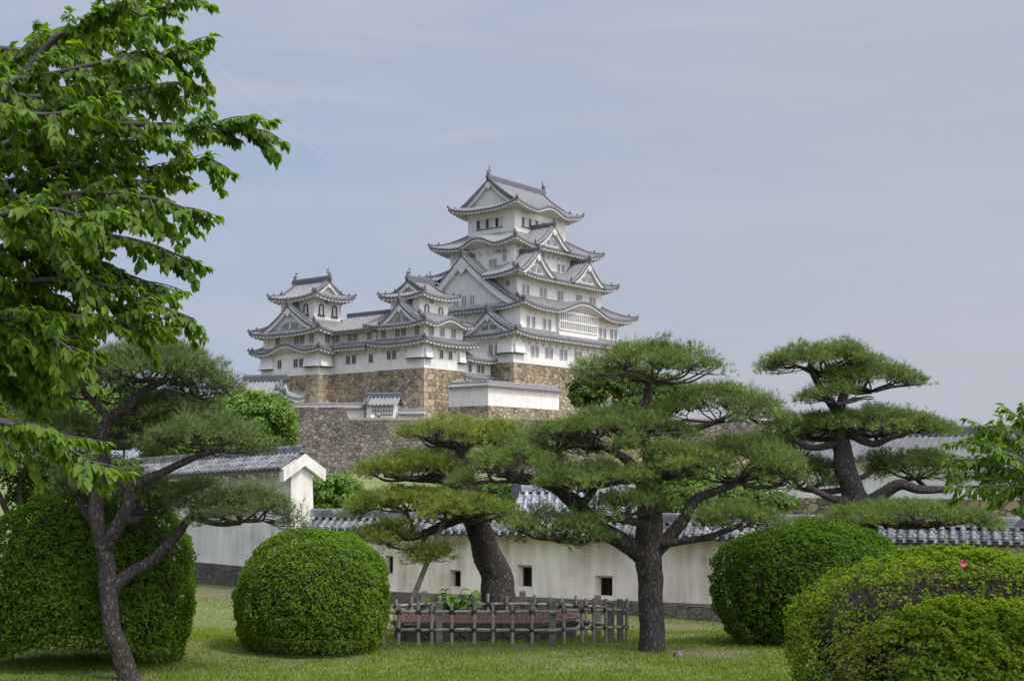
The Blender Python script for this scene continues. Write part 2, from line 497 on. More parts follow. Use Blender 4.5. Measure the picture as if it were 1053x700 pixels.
class Eave:
    """shared geometry of a hipped roof with curved slopes, raised corners and waves in the eave"""
    def __init__(s, e, ze, lift, low, bumps=None, thick=.28, board=.30):
        s.e, s.ze, s.lift, s.low, s.bumps, s.thick, s.board = e, ze, lift, low, bumps or {}, thick, board
    def corner(s, a, A0, A1):
        d = min(a - A0, A1 - a); L = min(.42 * (A1 - A0), 6.5)
        return max(0.0, 1 - d / L) ** 2.0
    def soffit(s, mb, sides, T, gap=None):
        x0, x1, y0, y1 = s.e; l0, l1, m0, m1 = s.low
        for sd_ in sides:
            hor = sd_ in 'SN'
            A0, A1 = (x0, x1) if hor else (y0, y1)
            c0, c1 = (l0, l1) if hor else (m0, m1)
            off0 = {'S': y0, 'N': y1, 'W': x0, 'E': x1}[sd_]
            off1 = {'S': m0, 'N': m1, 'W': l0, 'E': l1}[sd_]
            sg = 1 if off1 > off0 else -1
            cols = []
            n = max(2, int((A1 - A0) / .8)); p = (A1 - A0) / n
            for i in range(n):
                cols += [(A0 + i * p, 0.0), (A0 + (i + .45) * p, 0.0), (A0 + (i + .47) * p, -.17), (A0 + (i + .98) * p, -.17)]
            cols.append((A1, 0.0))
            front, edge, edge2, r0, r1 = [], [], [], [], []
            for a, h in cols:
                bz, k = kbump(s.bumps, sd_, a)
                z = s.ze + s.lift * s.corner(a, A0, A1) + bz
                bd = s.board + .35 * k
                def pt(a_, o_, z_): return T(a_, o_, z_) if hor else T(o_, a_, z_)
                edge.append(pt(a, off0 + sg * .10, z - s.thick)); edge2.append(pt(a, off0 + sg * .10, z - s.thick - bd * .45 + h * (1 - k)))
                qm = 1.0
                if a < c0: qm = (a - A0) / max(1e-6, c0 - A0)
                elif a > c1: qm = (A1 - a) / max(1e-6, A1 - c1)
                qm = max(qm, .03)
                o1 = off0 + sg * .22 + (off1 - off0 - sg * .22) * qm
                r0.append(pt(a, off0 + sg * .22, z - s.thick - bd * .45 + .02 + h * (1 - k)))
                r1.append(pt(a, o1, z - s.thick - bd * .45 + .35 * qm - bz * qm - s.lift * s.corner(a, A0, A1) * qm + h * (1 - k)))
            for c0_, c1_ in segs(cols, gap.get(sd_) if gap else None):
                mb.grid([edge[c0_:c1_], edge2[c0_:c1_]]); mb.grid([edge2[c0_:c1_], r0[c0_:c1_]]); mb.grid([r0[c0_:c1_], r1[c0_:c1_]])
    def fascia(s, mb, sd_, cols, T, hor, off):
        A0, A1 = (s.e[0], s.e[1]) if hor else (s.e[2], s.e[3])
        a_, b_, c_ = [], [], []
        sg = {'S': 1, 'N': -1, 'W': 1, 'E': -1}[sd_]
        for a, h in cols:
            bz, k = kbump(s.bumps, sd_, a)
            z = s.ze + s.lift * s.corner(a, A0, A1) + bz
            for lst, o_, zz in ((a_, off, z + h), (b_, off, z - s.thick), (c_, off + sg * .12, z - s.thick)):
                lst.append(T(a, o_, zz) if hor else T(o_, a, zz))
        mb.mi = 1
        mb.grid([a_, b_]); mb.grid([b_, c_])
        mb.mi = 0

def ornament(mb, p, h=.8, w_=.4):
    """ridge-end demon tile: a small upright block with a pointed top"""
    x, y, z = p
    mb.hexa([(x - w_ / 2, y - w_ / 2, z - .1), (x + w_ / 2, y - w_ / 2, z - .1), (x + w_ / 2, y + w_ / 2, z - .1), (x - w_ / 2, y + w_ / 2, z - .1),
             (x - w_ * .42, y - w_ * .42, z + h * .5), (x + w_ * .42, y - w_ * .42, z + h * .5), (x + w_ * .42, y + w_ * .42, z + h * .5), (x - w_ * .42, y + w_ * .42, z + h * .5)])
    mb.hexa([(x - w_ * .25, y - w_ * .25, z + h * .5), (x + w_ * .25, y - w_ * .25, z + h * .5), (x + w_ * .25, y + w_ * .25, z + h * .5), (x - w_ * .25, y + w_ * .25, z + h * .5),
             (x - .05, y - .05, z + h), (x + .05, y - .05, z + h), (x + .05, y + .05, z + h), (x - .05, y + .05, z + h)])

def sagf(t, sag): return (1 + sag) * t - sag * t * t

def segs(cols, gp):
    """index ranges of the columns outside the gap"""
    if not gp: return [(0, len(cols))]
    i0 = next(i for i, c in enumerate(cols) if c[0] > gp[0]); i1 = next(i for i, c in enumerate(cols) if c[0] > gp[1])
    return [(0, i0), (i1, len(cols))]

def skirt(parent, e, ze, lift, inner, zi, low, sag=.28, bumps=None, sides='SWNE', pitch=.60, hips=('SW', 'SE', 'NW', 'NE'), hip_h=.42, fins=True, gap=None):
    """pent roof between two storeys, returns (roof object, height function)"""
    E_ = Eave(e, ze, lift, low, bumps)
    x0, x1, y0, y1 = e; i0, i1, j0, j1 = inner
    T = lambda x, y, z: (x, y, z)
    mb = MB()
    def zf(sd_, a, t, A0, A1):
        bz, _ = kbump(E_.bumps, sd_, a)
        return zi + (ze - zi) * sagf(t, sag) + lift * E_.corner(a, A0, A1) * t * t + bz * min(1, t * 1.15)
    for sd_ in sides:
        hor = sd_ in 'SN'
        A0, A1 = (x0, x1) if hor else (y0, y1)
        a0, a1 = (i0, i1) if hor else (j0, j1)
        of0 = {'S': y0, 'N': y1, 'W': x0, 'E': x1}[sd_]
        of1 = {'S': j0, 'N': j1, 'W': i0, 'E': i1}[sd_]
        cols = rib_cols(A0, A1, pitch, .17)
        rows = []
        NT = 7
        for r in range(NT + 1):
            row = []
            for a, h in cols:
                tm = 0.0
                if a < a0 - 1e-6: tm = (a0 - a) / (a0 - A0)
                elif a > a1 + 1e-6: tm = (a - a1) / (A1 - a1)
                t = tm + (1 - tm) * r / NT
                z = zf(sd_, a, t, A0, A1) + h
                o_ = of1 + (of0 - of1) * t
                row.append((a, o_, z) if hor else (o_, a, z))
            rows.append(row)
        for c0_, c1_ in segs(cols, gap.get(sd_) if gap else None):
            mb.grid([r_[c0_:c1_] for r_ in rows])
            E_.fascia(mb, sd_, cols[c0_:c1_], T, hor, of0)
    mb.mi = 1
    for hp in hips:
        X0, Xi = (x0, i0) if 'W' in hp else (x1, i1)
        Y0, Yi = (y0, j0) if 'S' in hp else (y1, j1)
        pts = []
        for k in range(9):
            t = k / 8
            z = zi + (ze - zi) * sagf(t, sag) + lift * t ** 3.2 * (1 - .0)
            pts.append((Xi + (X0 - Xi) * t, Yi + (Y0 - Yi) * t, z + .06))
        mb.bar(pts, .42, hip_h)
        if fins:
            ornament(mb, Vector(pts[-1]) + Vector((0, 0, .15)), .45, .34)
            ornament(mb, Vector(pts[-3]) + Vector((0, 0, .3)), .5, .38)
    o = mb.build('roof', [M['castle_tile'], M['tile_dark']], parent)
    sb = MB(); E_.soffit(sb, sides, T, gap)
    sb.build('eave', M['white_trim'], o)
    return o

def gable_front(mb, fr, w, zf, zb, tile=0, dark=1, white=2, recess=.7, board=.62, grey=3, fancy=1.0, back=.0, nl=22):
    """front of a gable: dark verge, white bargeboard, recessed plaster triangle, hanging ornament.
    fr(l, d, z) -> xyz, zf(l) roof height across the gable, zb its foot"""
    ls = [-w + 2 * w * i / nl for i in range(nl + 1)]
    mb.mi = dark
    mb.grid([[fr(l, 0, zf(l) + .12) for l in ls], [fr(l, 0, zf(l) - .24) for l in ls]])
    mb.mi = white
    mb.grid([[fr(l, 0, zf(l) - .24) for l in ls], [fr(l, .14, zf(l) - .25) for l in ls]])
    mb.grid([[fr(l, .14, zf(l) - .25) for l in ls], [fr(l, .14, max(zb - .05, zf(l) - .25 - board)) for l in ls]])
    mb.grid([[fr(l, .14, max(zb - .05, zf(l) - .25 - board)) for l in ls], [fr(l, recess, max(zb - .02, zf(l) - .30 - board)) for l in ls]])
    mb.grid([[fr(l, recess, zf(l) - .28) for l in ls], [fr(l, recess, zb - .3) for l in ls]])
    H = zf(0) - zb
    # hanging ornament under the apex
    s = fancy * min(1.0, H / 4.0)
    za = zf(0) - .25 - board * .75
    pts = [(0, .25), (.35, .15), (.55, -.1), (.95, -.22), (.8, -.5), (.45, -.48), (.3, -.8), (0, -1.05), (-.3, -.8), (-.45, -.48), (-.8, -.5), (-.95, -.22), (-.55, -.1), (-.35, .15)]
    f = [fr(l * s, .05, za + z * s) for l, z in pts]; g = [fr(l * s, .22, za + z * s) for l, z in pts]
    mb.poly(f)
    for i in range(len(pts)):
        j = (i + 1) % len(pts); mb.quad(f[i], f[j], g[j], g[i])

def chidori(parent, fr, w, zb, za, D, sag=.42, pitch=.60, vents=True, wins=0, fancy=1.0, board=.62, ridge_orn=True):
    """triangular dormer gable with curved slopes"""
    mb = MB()
    zf = lambda l: za - (za - zb) * sagf(min(1, abs(l) / w), sag)
    cols = rib_cols(0, D, pitch, .17)
    for sg in (-1, 1):
        rows = []
        for r in range(9):
            t = r / 8
            rows.append([fr(sg * w * t, d, zf(w * t) + h) for d, h in cols])
        mb.grid(rows)
    gable_front(mb, fr, w, zf, zb, fancy=fancy, board=board)
    mb.mi = 1
    mb.bar([fr(0, -.05, za + .1), fr(0, D, za + .1)], .5, .6)
    for sg in (-1, 1):
        mb.bar([fr(sg * w * t, .55, zf(w * t) + .08) for t in (.03, .2, .4, .6, .8, .97)], .34, .34)
        ornament(mb, Vector(fr(sg * w * .97, .55, zf(w * .97) + .2)), .7, .36)
    ornament(mb, Vector(fr(0, .05, za + .45)), 1.0, .5)
    if wins:
        mb.mi = 3
        for k in range(wins):
            l = (k - (wins - 1) / 2) * 1.75 + .2
            mb.hexa([fr(l - .48, .6, zb + .7), fr(l + .48, .6, zb + .7), fr(l + .48, .75, zb + .7), fr(l - .48, .75, zb + .7),
                     fr(l - .48, .6, zb + 2.0), fr(l + .48, .6, zb + 2.0), fr(l + .48, .75, zb + 2.0), fr(l - .48, .75, zb + 2.0)])
            mb.mi = 2
            for q in (-.5, 0, .5):
                mb.hexa([fr(l + q - .07, .53, zb + .62), fr(l + q + .07, .53, zb + .62), fr(l + q + .07, .7, zb + .62), fr(l + q - .07, .7, zb + .62),
                         fr(l + q - .07, .53, zb + 2.1), fr(l + q + .07, .53, zb + 2.1), fr(l + q + .07, .7, zb + 2.1), fr(l + q - .07, .7, zb + 2.1)])
            mb.mi = 3
    elif vents:
        mb.mi = 3
        H = za - zb
        for sg in (-1, 1):
            l0, l1 = sg * .12 * w / 4 * 1.2, sg * w * .27
            z0 = zb + H * .14
            mb.hexa([fr(l0, .62, z0), fr(l1, .62, z0), fr(l1, .75, z0), fr(l0, .75, z0),
                     fr(l0, .62, z0 + H * .27), fr(l1, .62, z0 + H * .14), fr(l1, .75, z0 + H * .14), fr(l0, .75, z0 + H * .27)])
    return mb.build('gable', [M['castle_tile'], M['tile_dark'], M['white_trim'], M['pane']], parent)

def irimoya(parent, e, ze, lift, axis, g0, g1, zr, low, sag=.38, bumps=None, pitch=.60, fish=True, fs=.85):
    """hip-and-gable roof; axis 'x' or 'y' = direction of the ridge"""
    if axis == 'x':
        T = lambda x, y, z: (x, y, z)
        smap = {'S': 'S', 'N': 'N', 'W': 'W', 'E': 'E'}
        x0, x1, y0, y1 = e; lw = low; B = bumps or {}
    else:
        T = lambda x, y, z: (y, x, z)
        y0, y1, x0, x1 = e
        lw = (low[2], low[3], low[0], low[1])
        smap = {'S': 'W', 'W': 'S', 'N': 'E', 'E': 'N'}
        B = {smap[k]: v for k, v in (bumps or {}).items()}
    E_ = Eave((x0, x1, y0, y1), ze, lift, lw, B)
    yc = (y0 + y1) / 2; hy = (y1 - y0) / 2
    tg = max(.25, 1 - (g0 - x0) / hy)
    mb = MB()
    Z = lambda t: zr + (ze - zr) * sagf(t, sag)
    for sd_ in 'SN':
        cols = rib_cols(x0, x1, pitch, .17); rows = []
        for r in range(9):
            row = []
            for a, h in cols:
                tm = 0.0
                if a < g0 - 1e-6: tm = tg + (1 - tg) * (g0 - a) / (g0 - x0)
                elif a > g1 + 1e-6: tm = tg + (1 - tg) * (a - g1) / (x1 - g1)
                t = tm + (1 - tm) * r / 8
                bz, _ = kbump(B, sd_, a)
                z = Z(t) + lift * E_.corner(a, x0, x1) * t ** 3 + bz * max(0, (t - .35) / .65) + h
                row.append(T(a, yc + (-hy if sd_ == 'S' else hy) * t, z))
            rows.append(row)
        mb.grid(rows)
        E_.fascia(mb, sd_, cols, T, True, y0 if sd_ == 'S' else y1)
    for sd_ in 'WE':
        cols = rib_cols(y0, y1, pitch, .17); rows = []
        a0, a1 = yc - hy * tg, yc + hy * tg
        X0, Xg = (x0, g0) if sd_ == 'W' else (x1, g1)
        for r in range(6):
            row = []
            for a, h in cols:
                tm = 0.0
                if a < a0: tm = (a0 - a) / (a0 - y0)
                elif a > a1: tm = (a - a1) / (y1 - a1)
                q = tm + (1 - tm) * r / 5
                t = tg + (1 - tg) * q
                bz, _ = kbump(B, sd_, a)
                row.append(T(Xg + (X0 - Xg) * q, a, Z(t) + lift * E_.corner(a, y0, y1) * t ** 3 + bz * q + h))
            rows.append(row)
        mb.grid(rows)
        # floor of the gable recess continues inward
        sgn = 1 if sd_ == 'W' else -1
        zg = Z(tg)
        mb.quad(T(Xg, a0, zg), T(Xg, a1, zg), T(Xg + sgn * 1.0, a1, zg + .3), T(Xg + sgn * 1.0, a0, zg + .3))
        E_.fascia(mb, sd_, cols, T, False, x0 if sd_ == 'W' else x1)
    mb.mi = 1
    for sx in (0, 1):
        for sy in (0, 1):
            X0, Xg = (x0, g0) if sx == 0 else (x1, g1)
            s = -1 if sy == 0 else 1
            pts = []
            for k in range(7):
                q = k / 6; t = tg + (1 - tg) * q
                pts.append(T(Xg + (X0 - Xg) * q, yc + s * hy * t, Z(t) + lift * q ** 3 + .05))
            mb.bar(pts, .42, .42)
            ornament(mb, Vector(pts[-1]) + Vector((0, 0, .15)), .42, .34)
            ornament(mb, Vector(pts[-4]) + Vector((0, 0, .3)), .5, .38)
            gx = Xg + (.55 if sx == 0 else -.55)
            pts = [T(gx, yc + s * hy * t, Z(t) + .08) for t in [tg * k / 6 + .02 for k in range(7)]] 
            mb.bar(pts, .38, .38)
            ornament(mb, Vector(pts[-1]) + Vector((0, 0, .25)), .75, .38)
    mb.bar([T(g0 - .1, yc, zr + .15), T(g1 + .1, yc, zr + .15)], .6, .75)
    o = mb.build('roof', [M['castle_tile'], M['tile_dark']], parent)
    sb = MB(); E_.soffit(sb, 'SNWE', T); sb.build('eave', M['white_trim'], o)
    for sx in (0, 1):
        gm = MB()
        if sx == 0: fr = lambda l, d, z: T(g0 + d, yc + l, z)
        else: fr = lambda l, d, z: T(g1 - d, yc + l, z)
        ww = hy * tg
        zf = lambda l: Z(min(1, abs(l) / hy))
        gable_front(gm, fr, ww, zf, Z(tg) + .05, board=.55)
        gm.mi = 1
        ornament(gm, Vector(fr(0, -.05, zr + .3)), .8, .5)
        gm.build('gable', [M['castle_tile'], M['tile_dark'], M['white_trim'], M['pane']], o)
        if fish:
            fm = MB()
            dx = .35
            base = Vector(fr(0, dx, zr + .75)); inn = Vector(fr(0, dx + 1, zr + .75)) - base
            def q(a, z): return base + inn * (a * fs) + Vector((0, 0, z * fs))
            fm.tube([q(-.1, 0), q(-.22, .35), q(-.12, .8), q(.10, 1.2), q(.12, 1.55), q(-.02, 1.95)], [x * fs for x in (.30, .34, .27, .19, .12, .03)], 8)
            side = inn.cross(Vector((0, 0, 1)))
            for (a, z, l, tz) in ((.1, 1.45, .42, .25), (.1, 1.5, -.15, .38), (-.2, .6, -.30, .22)):
                p = q(a, z)
                fm.hexa([p - side * .05, p + side * .05, p + side * .05 + Vector((0, 0, .22)), p - side * .05 + Vector((0, 0, .22)),
                         p + inn * l - side * .03 + Vector((0, 0, tz)), p + inn * l + side * .03 + Vector((0, 0, tz)), p + inn * l + side * .03 + Vector((0, 0, tz + .14)), p + inn * l - side * .03 + Vector((0, 0, tz + .14))])
            for s in (-1, 1):
                p = q(-.15, .5)
                fm.hexa([p + inn * -.05, p + inn * .1, p + inn * .1 + Vector((0, 0, .2)), p + inn * -.05 + Vector((0, 0, .2)),
                         p + side * s * .5 + inn * -.03 + Vector((0, 0, .2)), p + side * s * .5 + inn * .05 + Vector((0, 0, .2)), p + side * s * .5 + inn * .05 + Vector((0, 0, .34)), p + side * s * .5 + inn * -.03 + Vector((0, 0, .34))])
            fm.build('fish_ornament', M['tile_dark'], o, smooth=False)
    return o

def storey(parent, rect, z0, z1):
    mb = MB(); mb.box(*rect, z0, z1)
    return mb.build('wall', M['white'], parent)

WIN_MESH = {}
def window(wall, side, plane, a, zc, w_=.9, h_=1.6, style='lattice'):
    key = (round(w_, 2), round(h_, 2), style)
    if key not in WIN_MESH:
        mb = MB(); hw, hh = w_ / 2, h_ / 2
        if style == 'bell':
            n = 12
            out_ = [(-hw * 1.15, -hh), (-hw, 0)] + [(-hw * math.cos(math.pi * i / n), hh * .35 + hh * .65 * math.sin(math.pi * i / n)) for i in range(n + 1)] + [(hw, 0), (hw * 1.15, -hh)]
            inn = [(x * .62, y * .84 - .02) for x, y in out_]
            mb.mi = 1
            for i in range(len(out_) - 1):
                for d0, d1, P0, P1 in ((-.10, -.10, out_, inn),):
                    mb.quad((P0[i][0], d0, P0[i][1]), (P0[i + 1][0], d0, P0[i + 1][1]), (P1[i + 1][0], d1, P1[i + 1][1]), (P1[i][0], d1, P1[i][1]))
                mb.quad((out_[i][0], .02, out_[i][1]), (out_[i + 1][0], .02, out_[i + 1][1]), (out_[i + 1][0], -.1, out_[i + 1][1]), (out_[i][0], -.1, out_[i][1]))
            mb.box(-hw * 1.5, hw * 1.5, -.22, .02, -hh - .16, -hh)
            mb.mi = 0
            mb.poly([(x, -.03, y) for x, y in inn])
            WIN_MESH[key] = mb.build('window', [M['white_trim'], M['pane_dark']], wall)
        else:
            mb.mi = 1 if style != 'dark' else 2
            mb.quad((-hw, -.02, -hh), (hw, -.02, -hh), (hw, -.02, hh), (-hw, -.02, hh))
            mb.mi = 0
            fw = .09
            for b in ((-hw - fw, -hw, -hh - fw, hh + fw), (hw, hw + fw, -hh - fw, hh + fw), (-hw, hw, hh, hh + fw), (-hw, hw, -hh - fw, -hh)):
                mb.box(b[0], b[1], -.09, .02, b[2], b[3])
            if style == 'lattice':
                nb = max(2, int(w_ / .32))
                for i in range(1, nb):
                    x = -hw + w_ * i / nb
                    mb.box(x - .05, x + .05, -.075, -.015, -hh, hh)
            elif style == 'shutter':
                mb.mi = 0; mb.box(-hw + w_ * .42, hw, -.06, -.021, -hh, hh)
                mb.mi = 2; mb.quad((-hw, -.024, -hh), (-hw + w_ * .42, -.024, -hh), (-hw + w_ * .42, -.024, hh), (-hw, -.024, hh))
                mb.box(-hw - .2, hw + .15, -.16, .02, -hh - .2, -hh - .09)
            elif style == 'dark':
                mb.mi = 0; mb.box(-.04, .04, -.06, -.015, -hh, hh)
            WIN_MESH[key] = mb.build('window', [M['white_trim'], M['pane'], M['pane_dark']], wall)
        o = WIN_MESH[key]
    else:
        o = WIN_MESH[key].copy(); COL.objects.link(o); o.parent = wall
    if side == 'S': o.location = (a, plane, zc); o.rotation_euler = (0, 0, 0)
    else: o.location = (plane, a, zc); o.rotation_euler = (0, 0, -math.pi / 2)
    return o

BRK = {}
def brackets(parent, side, plane, a0, a1, z, n, out_=1.25, drop=1.1):
    """plastered struts that carry the eave, each one an object"""
    for i in range(n):
        a = a0 + (a1 - a0) * i / (n - 1)
        if (out_, drop) not in BRK:
            mb = MB()
            mb.hexa([(da, o_, zz) for da in (-.09, .09) for o_, zz in ((0, -drop), (0, -drop - .25), (-out_, -.02), (-out_, .12))])
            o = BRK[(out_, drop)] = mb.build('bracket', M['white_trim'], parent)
        else:
            o = BRK[(out_, drop)].copy(); COL.objects.link(o); o.parent = parent
        if side == 'S': o.location = (a, plane, z); o.rotation_euler = (0, 0, 0)
        else: o.location = (plane, a, z); o.rotation_euler = (0, 0, -math.pi / 2)

def drop_box(parent, side, plane, a0, a1, z0, z1, out_=.9, both=None):
    """stone-dropping bay: plaster skirt that flares out towards its foot"""
    mb = MB()
    def p(a, o_, z): return (a, plane - o_, z) if side == 'S' else (plane - o_, a, z)
    mb.hexa([p(a0, 0, z0), p(a1, 0, z0), p(a1, out_, z0), p(a0, out_, z0), p(a0, 0, z1), p(a1, 0, z1), p(a1, .12, z1), p(a0, .12, z1)])
    mb.mi = 1
    mb.hexa([p(a0 - .1, 0, z0 - .14), p(a1 + .1, 0, z0 - .14), p(a1 + .1, out_ + .1, z0 - .14), p(a0 - .1, out_ + .1, z0 - .14), p(a0 - .1, 0, z0 - .02), p(a1 + .1, 0, z0 - .02), p(a1 + .1, out_ + .1, z0 - .02), p(a0 - .1, out_ + .1, z0 - .02)])
    return mb.build('stone_drop_bay', [M['white'], M['pane_dark']], parent)

fS = lambda xc, yp: (lambda l, d, z: (xc + l, yp + d, z))
fW = lambda xp, yc: (lambda l, d, z: (xp + d, yc - l, z))

# ------------------------------------------------------------------ main keep
Z0 = C0.z
keep = tag(empty('castle_keep', W(0, 0, Z0), A_RZ), 'tallest white castle keep with five tiers of curved grey roofs', 'castle keep')
k1 = storey(keep, (0, 30.5, 0, 20), 0, 5.0)
k2 = storey(keep, (1.8, 30.5, .02, 20), 4.8, 9.6)
k3 = storey(keep, (2.9, 27.3, 1.5, 18.8), 9.4, 14.8)
k4 = storey(keep, (4.1, 25.9, 3.1, 16.9), 14.6, 20.4)
k5 = storey(keep, (7.7, 22.3, 5.7, 16.0), 20.2, 27.2)
r5 = skirt(keep, (-1.3, 32.3, -1.6, 21.6), 4.55, .6, (1.8, 30.5, .02, 20), 5.7, (0, 30.5, 0, 20))
r4 = skirt(keep, (.6, 34.2, -1.75, 21.8), 9.25, .85, (2.9, 27.3, 1.5, 18.8), 11.3, (1.8, 30.5, .02, 20),
           bumps={'S': [(17.9, 8.6, 2.0)]})
r3 = skirt(keep, (.3, 29.7, -.7, 20.6), 14.5, .85, (4.1, 25.9, 3.1, 16.9), 16.6, (2.9, 27.3, 1.5, 18.8), gap={'W': (7.0, 16.2)})
r2 = skirt(keep, (2.2, 27.8, 1.2, 20.1), 20.1, .95, (7.7, 22.3, 5.7, 16.0), 22.9, (4.1, 25.9, 3.1, 16.9),
           bumps={'W': [(9.6, 4.4, 1.35)]})
r1 = irimoya(keep, (5.3, 24.7, 3.4, 18.5), 26.95, 1.0, 'x', 6.9, 23.1, 32.4, (7.7, 22.3, 5.7, 16.0),
             bumps={'S': [(15.3, 4.6, 1.1)]})
chidori(r2, fS(12.4, .75), 4.9, 20.15, 23.9, 5.2)
chidori(r3, fS(5.7, -.95), 5.0, 14.55, 18.5, 5.5)
chidori(r3, fS(20.3, -.95), 5.0, 14.6, 18.6, 5.5)
chidori(r4, fW(.75, 11.6), 12.4, 9.6, 18.5, 5.2, sag=.34, wins=3, fancy=1.9, board=1.25)
chidori(r5, fW(-1.15, 4.6), 5.6, 4.9, 8.3, 4.0)
# lattice bay under the big wave of the roof
mb = MB()
mb.mi = 0
mb.box(11.6, 23.0, -.55, .0, 5.1, 9.55)
mb.mi = 1
mb.quad((11.9, -.57, 6.3), (22.7, -.57, 6.3), (22.7, -.57, 9.2), (11.9, -.57, 9.2))
mb.mi = 0
for i in range(19):
    x = 11.9 + 10.8 * i / 18
    mb.box(x - .10, x + .10, -.66, -.575, 6.3, 9.2)
for z in (6.3, 7.7, 9.2): mb.box(11.6, 23.0, -.70, -.56, z - .12, z + .12)
mb.build('lattice_bay', [M['white'], M['pane']], k2)
for a in (10.5, 9.95): pass
for a in (9.1, 11.2, 13.2): window(k5, 'W', 7.7, a, 24.85, 1.5, 1.5, 'shutter')
for a in (10.4, 12.3, 14.2, 16.1, 18.0): window(k5, 'S', 5.7, a, 24.85, 1.5, 1.5, 'shutter')
for a, z in ((7.9, 17.2), (7.0, 17.2), (5.0, 17.9)): window(k4, 'W', 4.1, a, z, .6, 1.15)
for a, z in ((6.3, 19.0), (5.0, 19.0)): window(k4, 'W', 4.1, a, z, .6, .5)
for a in (16.6, 17.9): window(k4, 'S', 3.1, a, 17.5, .65, 1.3)
window(k4, 'S', 3.1, 12.2, 18.9, .6, .7)
for a in (4.6, 5.7, 9.4, 10.5, 14.4, 15.3, 19.9, 20.8, 23.9, 25.0): window(k3, 'S', 1.5, a, 12.3, .62, 1.5)
window(k3, 'W', 2.9, 3.4, 13.3, .7, .8)
for a in (3.9, 5.3, 8.3, 9.7, 24.7, 26.0, 28.2, 29.5): window(k2, 'S', .02, a, 6.8, .72, 1.7)
for a in (5.0, 6.2, 8.9, 10.1, 13.0, 14.2, 17.2, 18.4, 21.5, 22.7): window(k1, 'S', 0, a, 2.15, .75, 1.65)
for a in (3.3, 4.6): window(k1, 'W', 0, a, 2.1, .75, 1.7)
brackets(k1, 'S', 0, .4, 30, 4.3, 17)
brackets(k1, 'W', 0, .4, 5, 4.3, 3)
brackets(k4, 'W', 4.1, 4, 16, 19.9, 9)
brackets(k4, 'S', 3.1, 5, 25, 19.9, 15)
drop_box(k1, 'S', 0, .02, 2.6, 1.55, 4.0, .55)
drop_box(k1, 'W', 0, .02, 3.0, 1.55, 4.0, .55)

# ------------------------------------------------------------------ west small keep
ZW = 18.66
wk = tag(empty('small_keep', W(-17, 3.77, ZW), A_RZ), 'small white turret keep with arched windows, standing against the tallest keep', 'castle turret', 'small keeps of the castle')
w1 = storey(wk, (0, 9.4, 0, 10.2), 0, 4.2)
w2 = storey(wk, (.25, 9.3, .25, 10), 4.0, 7.3)
w3 = storey(wk, (1.34, 7.9, 2.1, 8.2), 7.1, 11.9)
ra = skirt(wk, (-1.45, 11.3, -1.45, 10.8), 3.95, .45, (.25, 9.3, .25, 10.0), 4.75, (0, 9.4, 0, 10.2), hips=('SW', 'SE'))
rb = skirt(wk, (-1.5, 9.9, -1.5, 11.5), 6.65, .55, (1.34, 7.9, 2.1, 8.2), 8.7, (.25, 9.3, .25, 10),
           bumps={'S': [(4.7, 3.9, 1.15)]}, hips=('SW', 'SE'))
rc = irimoya(wk, (.15, 9.05, .5, 9.8), 11.25, .55, 'x', 1.75, 7.5, 13.9, (1.34, 7.9, 2.1, 8.2), fs=.62)
chidori(rb, fW(-1.3, 4.1), 4.7, 6.85, 10.1, 4.4)
for a in (1.9, 4.4, 7.0): window(w2, 'S', .25, a, 5.75, .95, 1.3)
for a in (1.6, 4.4, 5.7, 8.6): window(w2, 'W', .25, a, 5.75, .85, 1.3)
for a in (3.9, 6.0): window(w1, 'S', 0, a, 2.3, .75, 1.25, 'dark')
for a in (2.2, 6.1, 7.2): window(w1, 'W', 0, a, 2.3, .75, 1.3, 'dark')
drop_box(w1, 'S', 0, .02, 1.5, 1.6, 3.7, .6)
drop_box(w1, 'W', 0, .02, 3.2, 1.6, 3.7, .6)
drop_box(w1, 'S', 0, 7.8, 9.3, 1.3, 3.6, .6)
brackets(w1, 'S', 0, 1.6, 8.8, 3.6, 5, 1.1, .8); brackets(w1, 'W', 0, .4, 10, 3.6, 7, 1.1, .8)
window(w3, 'S', 2.1, 2.85, 9.25, 1.0, 1.7, 'bell'); window(w3, 'S', 2.1, 6.1, 9.15, 1.0, 1.5, 'bell')
window(w3, 'S', 2.1, 3.9, 10.6, .7, .5)
window(w3, 'W', 1.34, 4.0, 10.3, .9, .8)

# ------------------------------------------------------------------ north small keep
ZI = 18.46
ik = tag(empty('small_keep', W(-20, 23.33, ZI), A_RZ), 'small white turret keep farthest from the tallest keep, its ridge seen from the side', 'castle turret', 'small keeps of the castle')
i1 = storey(ik, (0, 8, 0, 13.6), 0, 4.4)
i2 = storey(ik, (.2, 7.8, .2, 13.4), 4.2, 7.3)
i3 = storey(ik, (1, 7, 2.3, 10.2), 7.1, 13.2)
ra = skirt(ik, (-1.5, 9.4, -1.5, 15.1), 3.75, .5, (.2, 7.8, .2, 13.4), 4.6, (0, 8, 0, 13.6), bumps={'W': [(6.6, 5.2, 1.25)]})
rb = skirt(ik, (-1.55, 9.4, -1.5, 15.1), 6.75, .65, (1, 7, 2.3, 10.2), 9.0, (.2, 7.8, .2, 13.4))
rc = irimoya(ik, (-.45, 8.45, .55, 11.85), 12.55, .65, 'y', 1.95, 10.5, 15.5, (1, 7, 2.3, 10.2), fs=.62)
chidori(rb, fW(-1.35, 6.1), 7.3, 6.95, 11.2, 4.4)
for a in (1.9, 4.1, 5.4, 9.9): window(i2, 'W', .2, a, 5.75, .9, 1.3)
window(i2, 'S', .2, 1.9, 5.75, .8, 1.3)
for a in (4.0, 5.3, 9.1): window(i1, 'W', 0, a, 2.0, .85, 1.3, 'dark')
drop_box(i1, 'W', 0, .02, 3.0, 1.3, 3.5, .65); drop_box(i1, 'W', 0, 10.6, 13.5, 1.3, 3.5, .65)
